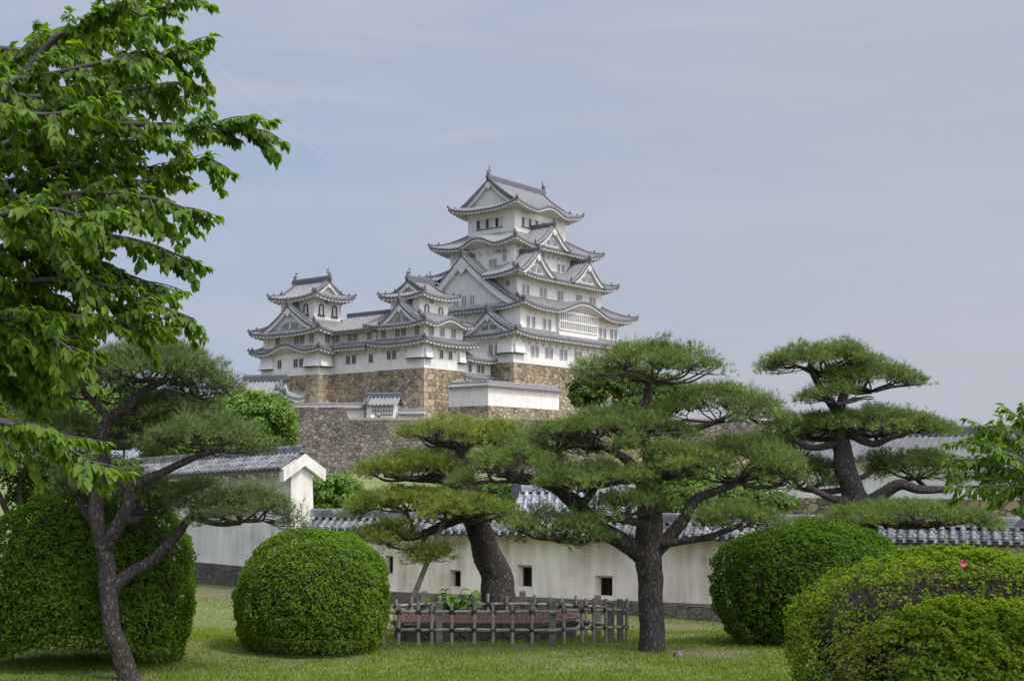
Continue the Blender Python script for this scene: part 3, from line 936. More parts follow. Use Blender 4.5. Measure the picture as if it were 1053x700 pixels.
drop_box(i1, 'S', 0, .02, 2.4, 1.3, 3.5, .65)
window(i3, 'W', 1, 4.2, 10.7, 1.05, 1.8, 'bell')
window(i3, 'S', 2.3, 2.5, 10.7, 1.05, 1.8, 'bell'); window(i3, 'S', 2.3, 5.4, 10.7, 1.05, 1.8, 'bell')
window(i3, 'S', 2.3, 3.6, 12.1, .6, .6)

# ------------------------------------------------------------------ corridor between the small keeps
ck = tag(empty('connecting_corridor', W(-17, 13.9, 18.6), A_RZ), 'long white two-storey corridor building joining the two small turret keeps', 'castle corridor')
c1 = storey(ck, (0, 6.5, .05, 9.4), 0, 4.2)
c2 = storey(ck, (.22, 6.3, .05, 9.4), 4.1, 7.2)
ra = skirt(ck, (-1.45, 8, .9, 8.0), 3.98, 0, (.22, 6.3, .9, 8.0), 4.72, (0, 6.5, .0, 9.4), sides='WE', hips=())
mb = MB()
D = 11.0
frc = lambda l, d, z: (3.25 - l, d - 1.6, z)
zf = lambda l: 9.35 - 2.75 * sagf(min(1, abs(l) / 4.75), .2)
cols = rib_cols(0, D, .6, .17)
for sg in (-1, 1):
    mb.mi = 0
    mb.grid([[frc(sg * 4.75 * t / 6, d, zf(4.75 * t / 6) + h) for d, h in cols] for t in range(7)])
    mb.mi = 1
    mb.grid([[frc(sg * 4.75, d, zf(4.75) + h) for d, h in cols], [frc(sg * 4.75, d, zf(4.75) - .28) for d, h in cols], [frc(sg * 4.6, d, zf(4.75) - .28) for d, h in cols]])
mb.bar([frc(0, 0, 9.45), frc(0, D, 9.45)], .55, .6)
rf = mb.build('roof', [M['castle_tile'], M['tile_dark']], ck)
mb = MB(); n = 20
for i in range(n):
    a = .1 + 9.2 * i / n
    mb.box(-1.35, .3, a, a + .22, 6.15, 6.32)
mb.quad((-1.38, 0, 6.33), (-1.38, 9.4, 6.33), (.3, 9.4, 6.6), (.3, 0, 6.6))
mb.build('eave', M['white_trim'], rf)
for a in (1.5, 4.6, 5.8, 8.6): window(c2, 'W', .22, a, 5.75, .85, 1.3)
for a in (.9, 4.6, 5.9): window(c1, 'W', 0, a, 2.1, .85, 1.3, 'dark')
brackets(c1, 'W', 0, .6, 9, 3.6, 6, 1.1, .8)

# ------------------------------------------------------------------ narrow gatehouse between small keep and main keep
vg = 4.5
gk = tag(empty('castle_gatehouse', W(-7.6, vg, 12.0), A_RZ), 'narrow white gatehouse with stepped pent roofs squeezed beside the stone base of the tallest keep', 'gatehouse')
gwall = storey(gk, (0, 7.4, 0, 5), 0, 9.0)
def small_roof(parent, x0, x1, ze, zi, out_):
    r_ = skirt(parent, (x0, x1, -out_, 6), ze, .25, (x0 + .01, x1 - .01, 0.02, 5), zi, (x0 + .02, x1 - .02, 0, 5), sides='S', hips=(), sag=.2)
    return r_
small_roof(gk, -.1, 7.9, 8.75, 9.9, 1.4)
small_roof(gk, -.1, 7.6, 5.75, 6.5, 1.0)
for a, z in ((2.2, 7.4), (4.3, 7.4), (5.3, 7.4), (2.2, 4.5), (3.2, 4.5), (5.2, 4.5)): window(gwall, 'S', 0, a, z, .65, 1.2, 'dark')

# ------------------------------------------------------------------ stone bases
def stone_base(name, label, rect, zt, zb, flare, faces='SWNE', mat='stone_warm', corners=('SW',), cat='stone base', ch=.95):
    """battered dry-stone base with a curved slope and long quoins at its corners"""
    x0, x1, y0, y1 = rect
    root = empty(name, W(0, 0, zb), A_RZ)
    tag(root, label, cat)
    mb = MB(); rows = []
    n = 8
    def off(q): return flare * (q ** 1.6)          # q = 0 top .. 1 bottom
    for i in range(n + 1):
        q = i / n; f = off(q); z = zt - (zt - zb) * q - zb
        rows.append([(x0 - f, y0 - f, z), (x1 + f, y0 - f, z), (x1 + f, y1 + f, z), (x0 - f, y1 + f, z), (x0 - f, y0 - f, z)])
    mb.grid(rows)
    mb.poly([rows[0][k] for k in (0, 1, 2, 3)])
    mb.build('stone_face', M[mat], root)
    qb = MB(); rnd = random.Random(name)
    for c in corners:
        sx = -1 if 'W' in c else 1; sy = -1 if 'S' in c else 1
        X = x0 if 'W' in c else x1; Y = y0 if 'S' in c else y1
        z = zt - .02; i = 0
        while z > zb + .5:
            h = ch * rnd.uniform(.8, 1.15)
            q0 = (zt - z) / (zt - zb); q1 = min(1, (zt - z + h - .05) / (zt - zb))
            f0, f1 = off(q0) + .06, off(q1) + .06
            lx, ly = ((1.9, .85) if i % 2 else (.85, 1.9)); lx *= rnd.uniform(.8, 1.2); ly *= rnd.uniform(.8, 1.2)
            pts = []
            for f, zz in ((f1, z - h + .05), (f0, z)):
                xa, ya = X + sx * f, Y + sy * f
                xb, yb = xa - sx * lx, ya - sy * ly
                pts += [(xa, ya, zz - zb), (xb, ya, zz - zb), (xb, yb, zz - zb), (xa, yb, zz - zb)]
            qb.hexa(pts); z -= h; i += 1
    if corners: qb.build('corner_stones', M['corner_stone'], root)
    return root
stone_base('castle_stone_base', 'tall warm brown stone base carrying the tallest keep', (-.05, 32, -.05, 21), Z0 - .02, 9.6, 2.7)
stone_base('castle_stone_base', 'brown stone base under the small turret keep with the arched windows and the corridor', (-17.05, -7.4, 3.72, 23.2), 18.6, 9.6, 2.3)
stone_base('castle_stone_base', 'brown stone base carrying the farthest small turret keep', (-20.05, -11.5, 23.28, 37.0), 18.44, 9.6, 2.3)

# ------------------------------------------------------------------ low plaster walls on the castle hill
def low_wall(name, label, pts, h, thick, roof_w, mat='white', zbase=None, base_h=0.0, cat='plaster wall', holes=True, roof_h=.55):
    """plaster wall along a polyline (world xy, z of its foot) with a little tiled roof"""
    o0 = Vector(pts[0])
    root = tag(empty(name, o0), label, cat, kind='thing')
    wb, rb_, sb = MB(), MB(), MB()
    P3 = [Vector(p) - o0 for p in pts]
    nrm = []
    for i in range(len(P3)):
        d = P3[min(i + 1, len(P3) - 1)] - P3[max(i - 1, 0)]
        if 0 < i < len(P3) - 1:
            d0 = (P3[i] - P3[i - 1]).normalized(); d1 = (P3[i + 1] - P3[i]).normalized(); d = d0 + d1
        d.z = 0; d.normalize()
        n_ = Vector((d.y, -d.x, 0))
        if 0 < i < len(P3) - 1:
            e = Vector((d1.y, -d1.x, 0)).normalized(); n_ /= max(.4, n_.dot(e))
        nrm.append(n_)
    up = Vector((0, 0, 1))
    for i in range(len(P3) - 1):
        a, b, na, nb = P3[i], P3[i + 1], nrm[i], nrm[i + 1]
        wb.hexa([a + na * thick / 2, b + nb * thick / 2, b - nb * thick / 2, a - na * thick / 2, a + na * thick / 2 + up * h, b + nb * thick / 2 + up * h, b - nb * thick / 2 + up * h, a - na * thick / 2 + up * h])
        if base_h:
            t2 = thick / 2 + .12
            sb.hexa([a + na * (t2 + .25) - up * base_h, b + nb * (t2 + .25) - up * base_h, b - nb * t2 - up * base_h, a - na * t2 - up * base_h, a + na * t2, b + nb * t2, b - nb * t2, a - na * t2])
        L = (b - a).length; cols = rib_cols(0, L, .36, .09)
        for sg in (1, -1):
            def p(s_, t, zz): 
                q = a.lerp(b, s_ / L); n_ = na.lerp(nb, s_ / L)
                return q + n_ * sg * roof_w * t + up * (h + .12 + roof_h * (1 - t) + zz)
            rb_.mi = 0
            rb_.grid([[p(s_, t, hh) for s_, hh in cols] for t in (0, .5, 1)])
            rb_.mi = 1
            rb_.grid([[p(s_, 1, hh) for s_, hh in cols], [p(s_, 1, -.13) for s_, hh in cols]])
            rb_.mi = 2
            rb_.grid([[p(s_, 1, -.13) for s_, hh in cols], [p(s_, thick / 2 / roof_w, -.12 - roof_h * (1 - thick / 2 / roof_w)) for s_, hh in cols]])
        rb_.mi = 0
        rb_.bar([a + up * (h + .12 + roof_h), b + up * (h + .12 + roof_h)], .36, .3)
        for e, n_ in ((a, na), (b, nb)):
            rb_.mi = 2
            rb_.poly([e + n_ * roof_w * .95 + up * (h + .06), e + up * (h + .1 + roof_h), e - n_ * roof_w * .95 + up * (h + .06)])
    wb.build('wall_body', M[mat], root)
    rb_.build('tile_roof', [M['castle_tile'], M['tile_dark'], M['white_trim']], root)
    if base_h: sb.build('stone_footing', M['stone_warm'], root)
    return root

cw = at(501.5, 417, 184); uu, vv = loc(cw)
ends = [W(uu, v_at(uu, 463, 12), cw.z), Vector(cw), W(u_at(vv, 573, 12), vv, cw.z)]
low_wall('plaster_wall', 'low white wall with grey tiled coping turning a corner below the tallest keep', ends, 2.75, .7, .95, base_h=1.9)
# wall and little gate on the lower terrace
TZ = 10.2
pl = [at(286, 424, 186), at(375, 420, 184)]
for p in pl: p.z = 10.1
low_wall('plaster_wall', 'long low white wall with tiled coping, left of the small gable-ended shed', [pl[0], pl[1]], 2.1, .6, .9)
pl = [at(410, 424, 183.5), at(437, 425, 183)]
for p in pl: p.z = 10.1
low_wall('plaster_wall', 'short low tiled wall right of the small gable-ended shed on the terrace', pl, 1.2, .6, .9)
g0 = at(377, 428, 182.5)
gt = tag(empty('gate_shed', (g0.x, g0.y, 10.1), R(-8)), 'small white gable-ended shed with a dark lattice front on the terrace', 'shed')
mb = MB(); mb.box(0, 4.0, 0, 2.6, 0, 2.8); body = mb.build('wall', M['white'], gt)
mb = MB()
mb.quad((.9, -.02, 1.1), (3.8, -.02, 1.1), (3.8, -.02, 2.4), (.9, -.02, 2.4))
mb.mi = 1
for i in range(8): mb.box(.9 + i * .41, .96 + i * .41, -.06, -.025, 1.1, 2.4)
for z in (1.1, 1.75, 2.35): mb.box(.9, 3.83, -.065, -.026, z, z + .07)
mb.build('lattice_panel', [M['white_trim'], M['pane_dark']], gt)
chidori(gt, lambda l, d, z: (-.5 + d, 1.3 - l, z), 2.1, 2.55, 3.8, 5.2, sag=.2, vents=False, board=.3)

# roof of the turret half hidden by the green tree
g1 = at(262, 420, 178)
tr = tag(empty('turret', (g1.x, g1.y, 10.0), R(-12)), 'small turret whose grey hip-and-gable roof shows above the fresh green tree', 'turret')
storey(tr, (-2.2, 4.6, -2.0, 3), 0, 3.6)
irimoya(tr, (-3.4, 5.8, -3.2, 4.2), 3.5, .35, 'x', -1.8, 4.4, 5.9, (-2.2, 4.6, -2.0, 3), fish=False)
# ------------------------------------------------------------------ ground
def sstep(a, b, x):
    t = np.clip((x - a) / (b - a), 0, 1); return t * t * (3 - 2 * t)
def gz(X, Y):
    X = np.asarray(X, float); Y = np.asarray(Y, float)
    z = -1.12 * sstep(21.5, 35.5, Y)
    z = z + 1.4 * np.clip(1 - Y / 16.5, 0, 1.3) ** 2
    # castle hill: a terrace behind the retaining wall, sloping off at its ends
    side = sstep(-95, -30, X) * (1 - sstep(25, 60, X))
    z = z + 11.3 * sstep(165.9, 166.6, Y) * sstep(-29.5, -28.2, X) * (1 - sstep(27, 40, X)) * (1 - sstep(260, 420, Y))
    z = z + 4.0 * sstep(75, 165, Y) * side * (1 - sstep(165.9, 166.6, Y))
    z = z + 6.0 * sstep(120, 230, Y) * (1 - sstep(-60, -29.5, X)) * sstep(-140, -60, X) * (1 - sstep(260, 420, Y))
    z = z + .035 * np.sin(X * .9 + Y * .33) + .03 * np.sin(X * .37 - Y * .71 + 1.0)
    return z
def gz1(x, y): return float(gz(x, y))

xs = np.unique(np.concatenate([np.linspace(-14, 14, 113), np.linspace(-40, 40, 81), np.linspace(-200, 200, 81), np.array([-3500, -2000, -1000, -500, -300, 300, 500, 1000, 2000, 3500])]))
ys = np.unique(np.concatenate([np.linspace(-6, 50, 113), np.linspace(50, 165, 47), np.linspace(165.5, 167, 7), np.linspace(168, 300, 34), np.array([-60, -25, 340, 400, 440, 600, 1000, 2000, 4000])]))
GX, GY = np.meshgrid(xs, ys)
GZ = gz(GX, GY)
V = np.stack([GX, GY, GZ], -1).reshape(-1, 3)
nx, ny = len(xs), len(ys)
idx = np.arange(nx * ny).reshape(ny, nx)
Fq = np.stack([idx[:-1, :-1], idx[:-1, 1:], idx[1:, 1:], idx[1:, :-1]], -1).reshape(-1, 4)
m, t, b = new_mat('lawn_soil')
v = coords(t)
n1 = noise_tex(t, v, .35, 5, .6); n2 = noise_tex(t, v, 5.0, 6, .7); n3 = noise_tex(t, v, 60.0, 4, .7)
c = ramp(t, n1, [(.35, (.125, .155, .040)), (.55, (.155, .175, .050)), (.7, (.20, .19, .075))])
spy = nd(t, 'ShaderNodeSeparateXYZ'); t.links.new(coords(t), spy.inputs[0])
c = mixc(t, ramp(t, mathn(t, 'MULTIPLY', mathn(t, 'ADD', spy.outputs['Y'], mathn(t, 'MULTIPLY', n1, 30)), .004), [(.62, (0, 0, 0)), (.72, (1, 1, 1))]), c, (.17, .14, .085))
c = mixc(t, .7, c, ramp(t, n2, [(.3, (.55, .6, .5)), (.7, (1.25, 1.2, 1.1))]), 'MULTIPLY')
c = mixc(t, .6, c, ramp(t, n3, [(.3, (.5, .5, .5)), (.7, (1.4, 1.4, 1.3))]), 'MULTIPLY')
t.links.new(c, b.inputs['Base Color']); b.inputs['Roughness'].default_value = .95
bump(t, b, mathn(t, 'ADD', n2, n3), .8, .04)
# worn bare soil round the trunks, along the fence and under the bushes
def wear(X, Y):
    X = np.asarray(X, float); Y = np.asarray(Y, float); k = np.zeros_like(X)
    for px, yy, r in ((671, 22.0, .85), (505, 26.4, 1.0), (132, 18.8, .8), (560, 22.5, .6), (480, 22.5, .55), (620, 23.2, .6), (720, 21.8, .7), (230, 44, 2.0), (690, 33.5, 1.5), (590, 34.5, 1.5)):
        x0 = (px - CX) / F_PX * yy
        k = np.maximum(k, np.exp(-(((X - x0) / r) ** 2 + ((Y - yy) / (r * 1.1)) ** 2)))
    return k
wr = wear(V[:, 0], V[:, 1])
at_ = nd(t, 'ShaderNodeAttribute', attribute_name='tint')
wk_ = mathn(t, 'MULTIPLY', at_.outputs['Fac'], mathn(t, 'ADD', mathn(t, 'MULTIPLY', n2, 1.6), -.05), clamp=True)
c = mixc(t, wk_, c, mixc(t, n3, (.085, .062, .038), (.19, .145, .09)))
t.links.new(c, b.inputs['Base Color'])
ground = tag(np_mesh('ground', V, Fq, m, tint=wr, smooth=True), kind='structure')

# grass blades on the part of the lawn the photograph shows
def grass(n):
    Y = 16.5 + (46 - 16.5) * RNG.random(n * 3) ** 1.9
    X = (RNG.random(n * 3) * 2 - 1) * (Y * .43 + .6)
    keep_ = (Y < 36.5) | (X < -5.0)
    X, Y = X[keep_][:n], Y[keep_][:n]
    n = len(X)
    patch = np.array([mnoise.noise(Vector((x * .45, y * .45, 3.1))) + .6 * mnoise.noise(Vector((x * 2.1, y * 2.1, 8.1))) for x, y in zip(X, Y)])
    keep_ = RNG.random(n) < np.clip(.95 + patch * 1.0 - .75 * wear(X, Y), .08, 1)
    X, Y, patch = X[keep_], Y[keep_], patch[keep_]; n = len(X)
    Z = gz(X, Y)
    L = (.022 + .032 * RNG.random(n)) * (1 + .35 * patch) * (1 + .012 * Y)
    az = RNG.random(n) * 2 * np.pi; lean = RNG.random(n) * .9
    wd = .006 + .0055 * RNG.random(n)
    dx, dy = np.cos(az), np.sin(az)
    p0 = np.stack([X, Y, Z - .005], -1)
    sdv = np.stack([-dy, dx, np.zeros(n)], -1) * wd[:, None]
    tip = p0 + np.stack([dx * lean, dy * lean, np.ones(n)], -1) * L[:, None]
    Vv = np.stack([p0 - sdv, p0 + sdv, tip], 1).reshape(-1, 3)
    Ff = np.arange(n * 3).reshape(-1, 3)
    tn = np.clip(.42 + .25 * RNG.standard_normal(n) - patch * .15, 0, 1)
    return tag(np_mesh('grass', Vv, Ff, M['grassblade'], tint=np.repeat(tn, 3)), kind='stuff')
grass(330000)

# ------------------------------------------------------------------ tiled garden walls
def barrel_roof(mb, L, half, zr, ze, pitch=.262, rad=.072, y0=0.0, x0=0.0, drop=0.0, seed=1, back=True):
    """rows of half-round cover tiles over pans, running from the ridge (y0) to the eave; x along the wall, front = -y"""
    rnd = random.Random(seed)
    n = int(L / pitch); p = L / n
    for sg in ((-1, 1) if back else (-1,)):
        slope = math.hypot(half, zr - ze); nt_ = 3
        def P_(x, s, h):
            q = s / slope
            zz = zr + (ze - zr) * q - drop * (x - x0) / L
            ny, nz = (zr - ze) / slope, half / slope
            return (x, y0 + sg * (half * q + h * ny), zz + h * nz)
        for i in range(n):
            xc = x0 + (i + .5) * p
            for k in range(nt_):
                s0, s1 = slope * k / nt_, slope * (k + 1) / nt_ + .03
                r0 = rad * rnd.uniform(.94, 1.0); r1 = rad * rnd.uniform(1.05, 1.13)
                jx = rnd.uniform(-.006, .006); jh = rnd.uniform(-.004, .006)
                mb.mi = 0
                A_ = [math.pi * j / 8 for j in range(9)]
                ra = [P_(xc + jx - r0 * math.cos(a), s0, jh + r0 * math.sin(a) * 1.05) for a in A_]
                rb_ = [P_(xc + jx - r1 * math.cos(a), s1, jh + .008 + r1 * math.sin(a) * 1.05) for a in A_]
                mb.grid([ra, rb_])
                mb.mi = 1
                mb.poly(rb_)
                # pan tile, a shallow trough with its own step
                mb.mi = 0
                xa, xb = xc + p / 2 - (p / 2 - rad * .6), xc + p / 2 + (p / 2 - rad * .6)
                pa = [P_(xa + (xb - xa) * j / 4, s0, -.02 - .03 * math.sin(math.pi * j / 4)) for j in range(5)]
                pb = [P_(xa + (xb - xa) * j / 4, s1, -.02 - .03 * math.sin(math.pi * j / 4) + .022) for j in range(5)]
                pc = [P_(xa + (xb - xa) * j / 4, s1, -.055 - .03 * math.sin(math.pi * j / 4)) for j in range(5)]
                mb.grid([pa, pb]); mb.mi = 1; mb.grid([pb, pc])
            # round end cap disc at the eave
            mb.mi = 1
            ce = P_(xc, slope + .035, .03)
            disc = []
            for j in range(12):
                a = 2 * math.pi * j / 12
                disc.append((ce[0] + rad * 1.22 * math.cos(a), ce[1], ce[2] + rad * 1.22 * math.sin(a)))
            back_ = [(d[0], d[1] - sg * .07, d[2] + .03) for d in disc]
            mb.poly(disc)
            for j in range(12): mb.quad(disc[j], disc[(j + 1) % 12], back_[(j + 1) % 12], back_[j])
    # ridge: courses of flat tiles under a round cap
    mb.mi = 0
    for k, (hw, h0) in enumerate(((.17, -.02), (.145, .045), (.12, .11))):
        mb.hexa([(x0, y0 - hw, zr + h0), (x0 + L, y0 - hw, zr + h0 - drop), (x0 + L, y0 + hw, zr + h0 - drop), (x0, y0 + hw, zr + h0),
                 (x0, y0 - hw * .92, zr + h0 + .055), (x0 + L, y0 - hw * .92, zr + h0 + .055 - drop), (x0 + L, y0 + hw * .92, zr + h0 + .055 - drop), (x0, y0 + hw * .92, zr + h0 + .055)])
    m_ = max(1, int(L / .32))
    for i in range(m_):
        a, b_ = x0 + L * i / m_, x0 + L * (i + 1) / m_ + .015
        da, db_ = drop * (a - x0) / L, drop * (b_ - x0) / L
        r1 = .088 * rnd.uniform(.97, 1.04)
        ring = lambda x, d, r: [(x, y0 + r * math.cos(math.pi * j / 8), zr + .165 - d + r * math.sin(math.pi * j / 8)) for j in range(9)]
        mb.grid([ring(a, da, .082), ring(b_, db_, r1)]); mb.mi = 1; mb.poly(ring(b_, db_, r1)); mb.mi = 0

def wavy_eave(mb, L, y0, y1, z, drop=0.0, pitch=.262, x0=0.0):
    """plastered underside of the eave with its scalloped rafter plaster"""
    n = int(L / pitch); N = n * 6
    a, b_, c_ = [], [], []
    for i in range(N + 1):
        x = x0 + L * i / N
        h = .045 * abs(math.sin(math.pi * i / 6)) ** .7
        d = drop * (x - x0) / L
        a.append((x, y0, z + .03 - d)); b_.append((x, y0 + .015, z - .065 + h - d)); c_.append((x, y1, z - .05 + h * .4 - d))
    mb.grid([a, b_]); mb.grid([b_, c_])

# long cream wall with loopholes
E0 = at(318, 600, 41.0); E1 = at(1130, 600, 32.4)
E0.z = E1.z = -1.1
WL = (E1 - E0).length
w_rz = math.atan2(E1.y - E0.y, E1.x - E0.x)
wall = tag(empty('garden_wall', E0, w_rz), 'long cream plaster wall with square loopholes and grey tiled coping behind the bamboo fence', 'garden wall', kind='thing')
wd = Vector((math.cos(w_rz), math.sin(w_rz), 0))
def wall_x(px, z=.2):
    k = (px - CX) / F_PX
    return (k * (CT * E0.y + ST * (z - CAM_Z + E0.z)) - E0.x) / (wd.x - k * CT * wd.y)
def wall_z(px, py):
    x = wall_x(px); return at(px, py, E0.y + wd.y * x).z - E0.z
TH = .55
FOOT = .42; TOPZ = 2.08
holes = []
for (xl, xr, yt, yb) in ((394.5, 403, 571, 590), (461.5, 473, 586, 604), (531, 546.5, 581, 604), (611, 629.5, 592, 613.5)):
    holes.append((wall_x(xl), wall_x(xr), wall_z(xr, yb), wall_z(xr, yt)))
mb = MB()
xs_ = sorted({0.0, WL} | {h[0] for h in holes} | {h[1] for h in holes} | set(np.arange(1, WL - 1, 1.7).tolist()))
yw = lambda z: .02 + .05 * (1 - 0) * (z / TOPZ) * 1.0     # slight batter
for i in range(len(xs_) - 1):
    a, b_ = xs_[i], xs_[i + 1]; mid = (a + b_) / 2
    hs = [h for h in holes if h[0] < mid < h[1]]
    spans = [(FOOT, TOPZ + .1)] if not hs else [(FOOT, hs[0][2]), (hs[0][3], TOPZ + .1)]
    for z0, z1 in spans:
        mb.quad((a, yw(z0), z0), (b_, yw(z0), z0), (b_, yw(z1), z1), (a, yw(z1), z1))
mb.quad((0, TH, 0), (WL, TH, 0), (WL, TH - .05, TOPZ + .1), (0, TH - .05, TOPZ + .1))
mb.quad((0, .02, 0), (0, TH, 0), (0, TH - .05, TOPZ), (0, .07, TOPZ)); mb.quad((WL, .02, 0), (WL, TH, 0), (WL, TH - .05, TOPZ), (WL, .07, TOPZ))
mb.quad((0, .07, TOPZ + .1), (WL, .07, TOPZ + .1), (WL, TH - .05, TOPZ + .1), (0, TH - .05, TOPZ + .1))
wbody = mb.build('wall_body', M['cream'], wall)
for (x0, x1, z0, z1) in holes:
    mb = MB(); d = .30
    ix0, ix1, iz0, iz1 = x0 + (x1 - x0) * .22, x1 - .015, z0 + .015, z1 - (z1 - z0) * .14
    o_ = [(x0, yw(z0), z0), (x1, yw(z0), z0), (x1, yw(z1), z1), (x0, yw(z1), z1)]
    i_ = [(ix0, d, iz0), (ix1, d, iz0), (ix1, d, iz1), (ix0, d, iz1)]
    for k in range(4): mb.quad(o_[k], o_[(k + 1) % 4], i_[(k + 1) % 4], i_[k])
    mb.mi = 1
    j_ = [(p[0], TH - .06, p[2]) for p in i_]
    for k in range(4): mb.quad(i_[k], i_[(k + 1) % 4], j_[(k + 1) % 4], j_[k])
    mb.poly(j_)
    mb.box(ix0 + .02, ix0 + .05, d + .04, d + .07, iz0, iz1); mb.box((ix0 + ix1) / 2, (ix0 + ix1) / 2 + .03, d + .04, d + .07, iz0, iz1)
    mb.build('loophole', [M['cream'], M['pane_black']], wall)
mb = MB(); nseg = 40; rows = [[], [], [], []]
for i in range(nseg + 1):
    x = WL * i / nseg; j = .03 * mnoise.noise(Vector((x * 2, 0, 0)))
    rows[0].append((x, -.16 + j, -.35)); rows[1].append((x, -.12 + j, .0)); rows[2].append((x, -.06 + j, FOOT - .06 + j)); rows[3].append((x, .03, FOOT + .01 + j * .6))
mb.grid(rows)
mb.build('stone_footing', M['footing'], wall)
mb = MB(); barrel_roof(mb, WL + .2, .66, TOPZ + .62, TOPZ + .22, y0=TH / 2, x0=-.1, seed=5)
mb.build('tile_roof', [M['tile'], M['tile_end']], wall, smooth=False)
mb = MB(); wavy_eave(mb, WL, TH / 2 - .62, .06, TOPZ + .17)
mb.build('eave', M['white_trim'], wall)

# taller wall on the left with its end gable
G0 = at(300, 590, 44.5); G1 = at(120, 590, 53.0); G0.z = G1.z = -1.1
L2 = (G1 - G0).length
# local x runs from the far (left) end to the gable end, front = -y faces the camera
lw_rz = math.atan2(G0.y - G1.y, G0.x - G1.x)
lw = tag(empty('garden_wall', G1, lw_rz), 'tall weathered white wall ending in a gabled pillar, left of the cream wall', 'garden wall', kind='thing')
HT = 4.05; DR = -.40
mb = MB(); T2 = .7
mb.hexa([(0, -.12, .72), (L2 - .85, -.12, .72), (L2 - .85, T2, .72), (0, T2, .72), (0, 0, HT + DR), (L2 - .85, 0, HT), (L2 - .85, T2, HT), (0, T2, HT + DR)])
mb.build('wall_body', M['grey_white'], lw)
mb = MB(); mb.hexa([(0, -.25, -.3), (L2, -.25, -.3), (L2, T2 + .1, -.3), (0, T2 + .1, -.3), (0, -.16, .74), (L2, -.16, .74), (L2, T2, .74), (0, T2, .74)])
mb.build('stone_footing', M['footing'], lw)
mb = MB()
mb.hexa([(L2 - .95, -.20, .0), (L2 + .14, -.20, .0), (L2 + .14, T2 + .22, .0), (L2 - .95, T2 + .22, .0), (L2 - .85, -.10, HT + .3), (L2, -.10, HT + .3), (L2, T2 + .1, HT + .3), (L2 - .85, T2 + .1, HT + .3)])
mb.build('end_pillar', M['grey_white'], lw)
mb = MB(); barrel_roof(mb, L2 + .1, .92, HT + .78, HT + .18, y0=T2 / 2, x0=0, drop=0, seed=8, pitch=.27, rad=.078)
for i, (x, y, z) in enumerate(mb.v): mb.v[i] = (x, y, z + DR * (1 - min(1, x / L2)))
mb.build('tile_roof', [M['tile'], M['tile_end']], lw)
mb = MB()
yc = T2 / 2
for sg in (-1, 1):
    a = [(L2 - .05, yc, HT + .72), (L2 + .20, yc, HT + .72), (L2 + .20, yc + sg * .92, HT + .17), (L2 - .05, yc + sg * .92, HT + .17)]
    b_ = [(p[0], p[1] + (-sg * .02 if k > 1 else 0), p[2] - .42) for k, p in enumerate(a)]
    mb.hexa([b_[0], b_[1], b_[2], b_[3], a[0], a[1], a[2], a[3]])
mb.build('gable_board', M['grey_white'], lw)
mb = MB(); wavy_eave(mb, L2 - .1, yc - .86, -.0, HT + .12)
for k in range(6): mb.box(L2 - 1.9 - k * 1.7, L2 - 1.75 - k * 1.7, -.42, .1, HT - .14, HT + .03)
for i, (x, y, z) in enumerate(mb.v): mb.v[i] = (x, y, z + DR * (1 - min(1, x / L2)))
mb.build('eave', M['white_trim'], lw)

# gate roof with pale glazed tiles seen between the pines
gp = at(566, 540, 50.0); gp.z = gz1(gp.x, gp.y)
gr = tag(empty('gate_house', gp, R(-4)), 'low gate building whose pale shiny roof shows behind the long cream wall', 'gate')
storey(gr, (-1.0, 3.2, -.9, 1.2), 0, 2.6)
mb = MB(); barrel_roof(mb, 5.2, 1.6, 3.45, 2.6, y0=.2, x0=-1.4, seed=21, pitch=.3, rad=.09)
mb.mi = 1
ornament(mb, (-1.35, .2, 3.55), .75, .42)
ornament(mb, (-1.35, -.3, 3.3), .45, .3)
m_pale = tile_mat('pale_shiny_tile', (.08, .08, .082), (.17, .17, .172), (.36, .36, .36), .5, 4.5)
mb.build('tile_roof', [m_pale, M['tile_end']], gr)

# ------------------------------------------------------------------ big retaining wall of the castle hill
def ret_wall(name, label, pts, zt, zb, flare, mat, cat='stone wall', step=None):
    o0 = Vector((pts[0][0], pts[0][1], zb))
    root = tag(empty(name, o0), label, cat, kind='thing')
    mb = MB(); n = 10; rows = []
    nr = []
    P2 = [Vector((p[0], p[1], 0)) for p in pts]
    for i in range(len(P2)):
        d = (P2[min(i + 1, len(P2) - 1)] - P2[max(i - 1, 0)]).normalized(); nr.append(Vector((d.y, -d.x, 0)))
    for i in range(n + 1):
        q = i / n
        rows.append([Vector((P2[k].x, P2[k].y, 0)) + nr[k] * flare * q ** 1.5 + Vector((0, 0, (pts[k][2] if len(pts[k]) > 2 else zt) * (1 - q) + zb * q)) - o0 for k in range(len(P2))])
    mb.grid(rows)
    mb.grid([rows[0], [p - nr[k] * 2.5 for k, p in enumerate(rows[0])]])
    mb.build('stone_face', M[mat], root)
    return root
za, zb_ = at(330, 418.5, 163).z, at(400, 432, 165).z
A0 = at(302, 420, 163); A1 = at(354, 418, 163)
ret_wall('retaining_wall', 'tall grey stone retaining wall of the castle hill, raised bastion at its near corner',
         [(A0.x, 178, za), (A0.x, 162.9, za), (A1.x, 162.9, za), (A1.x + .4, 165, zb_), (at(445, 432, 165).x, 165.2, zb_), (at(620, 432, 165).x, 165.4, zb_), (34, 165.6, zb_)], za, -1.5, 3.2, 'stone_grey')
B0 = at(690, 449, 120); B1 = at(800, 447, 120)
ret_wall('retaining_wall', 'low tan stone wall seen in the gap between the two big pines',
         [(B0.x - 6, 121, B0.z), (B1.x + 6, 119, B0.z)], B0.z, -1.2, 1.2, 'stone_warm')
p0, p1 = at(596, 424, 150), at(660, 424, 147)
p0.z = p1.z = at(620, 426, 148).z
low_wall('plaster_wall', 'low wall with pale tiled coping under the dark drooping tree', [p0, p1], .8, .5, .8)

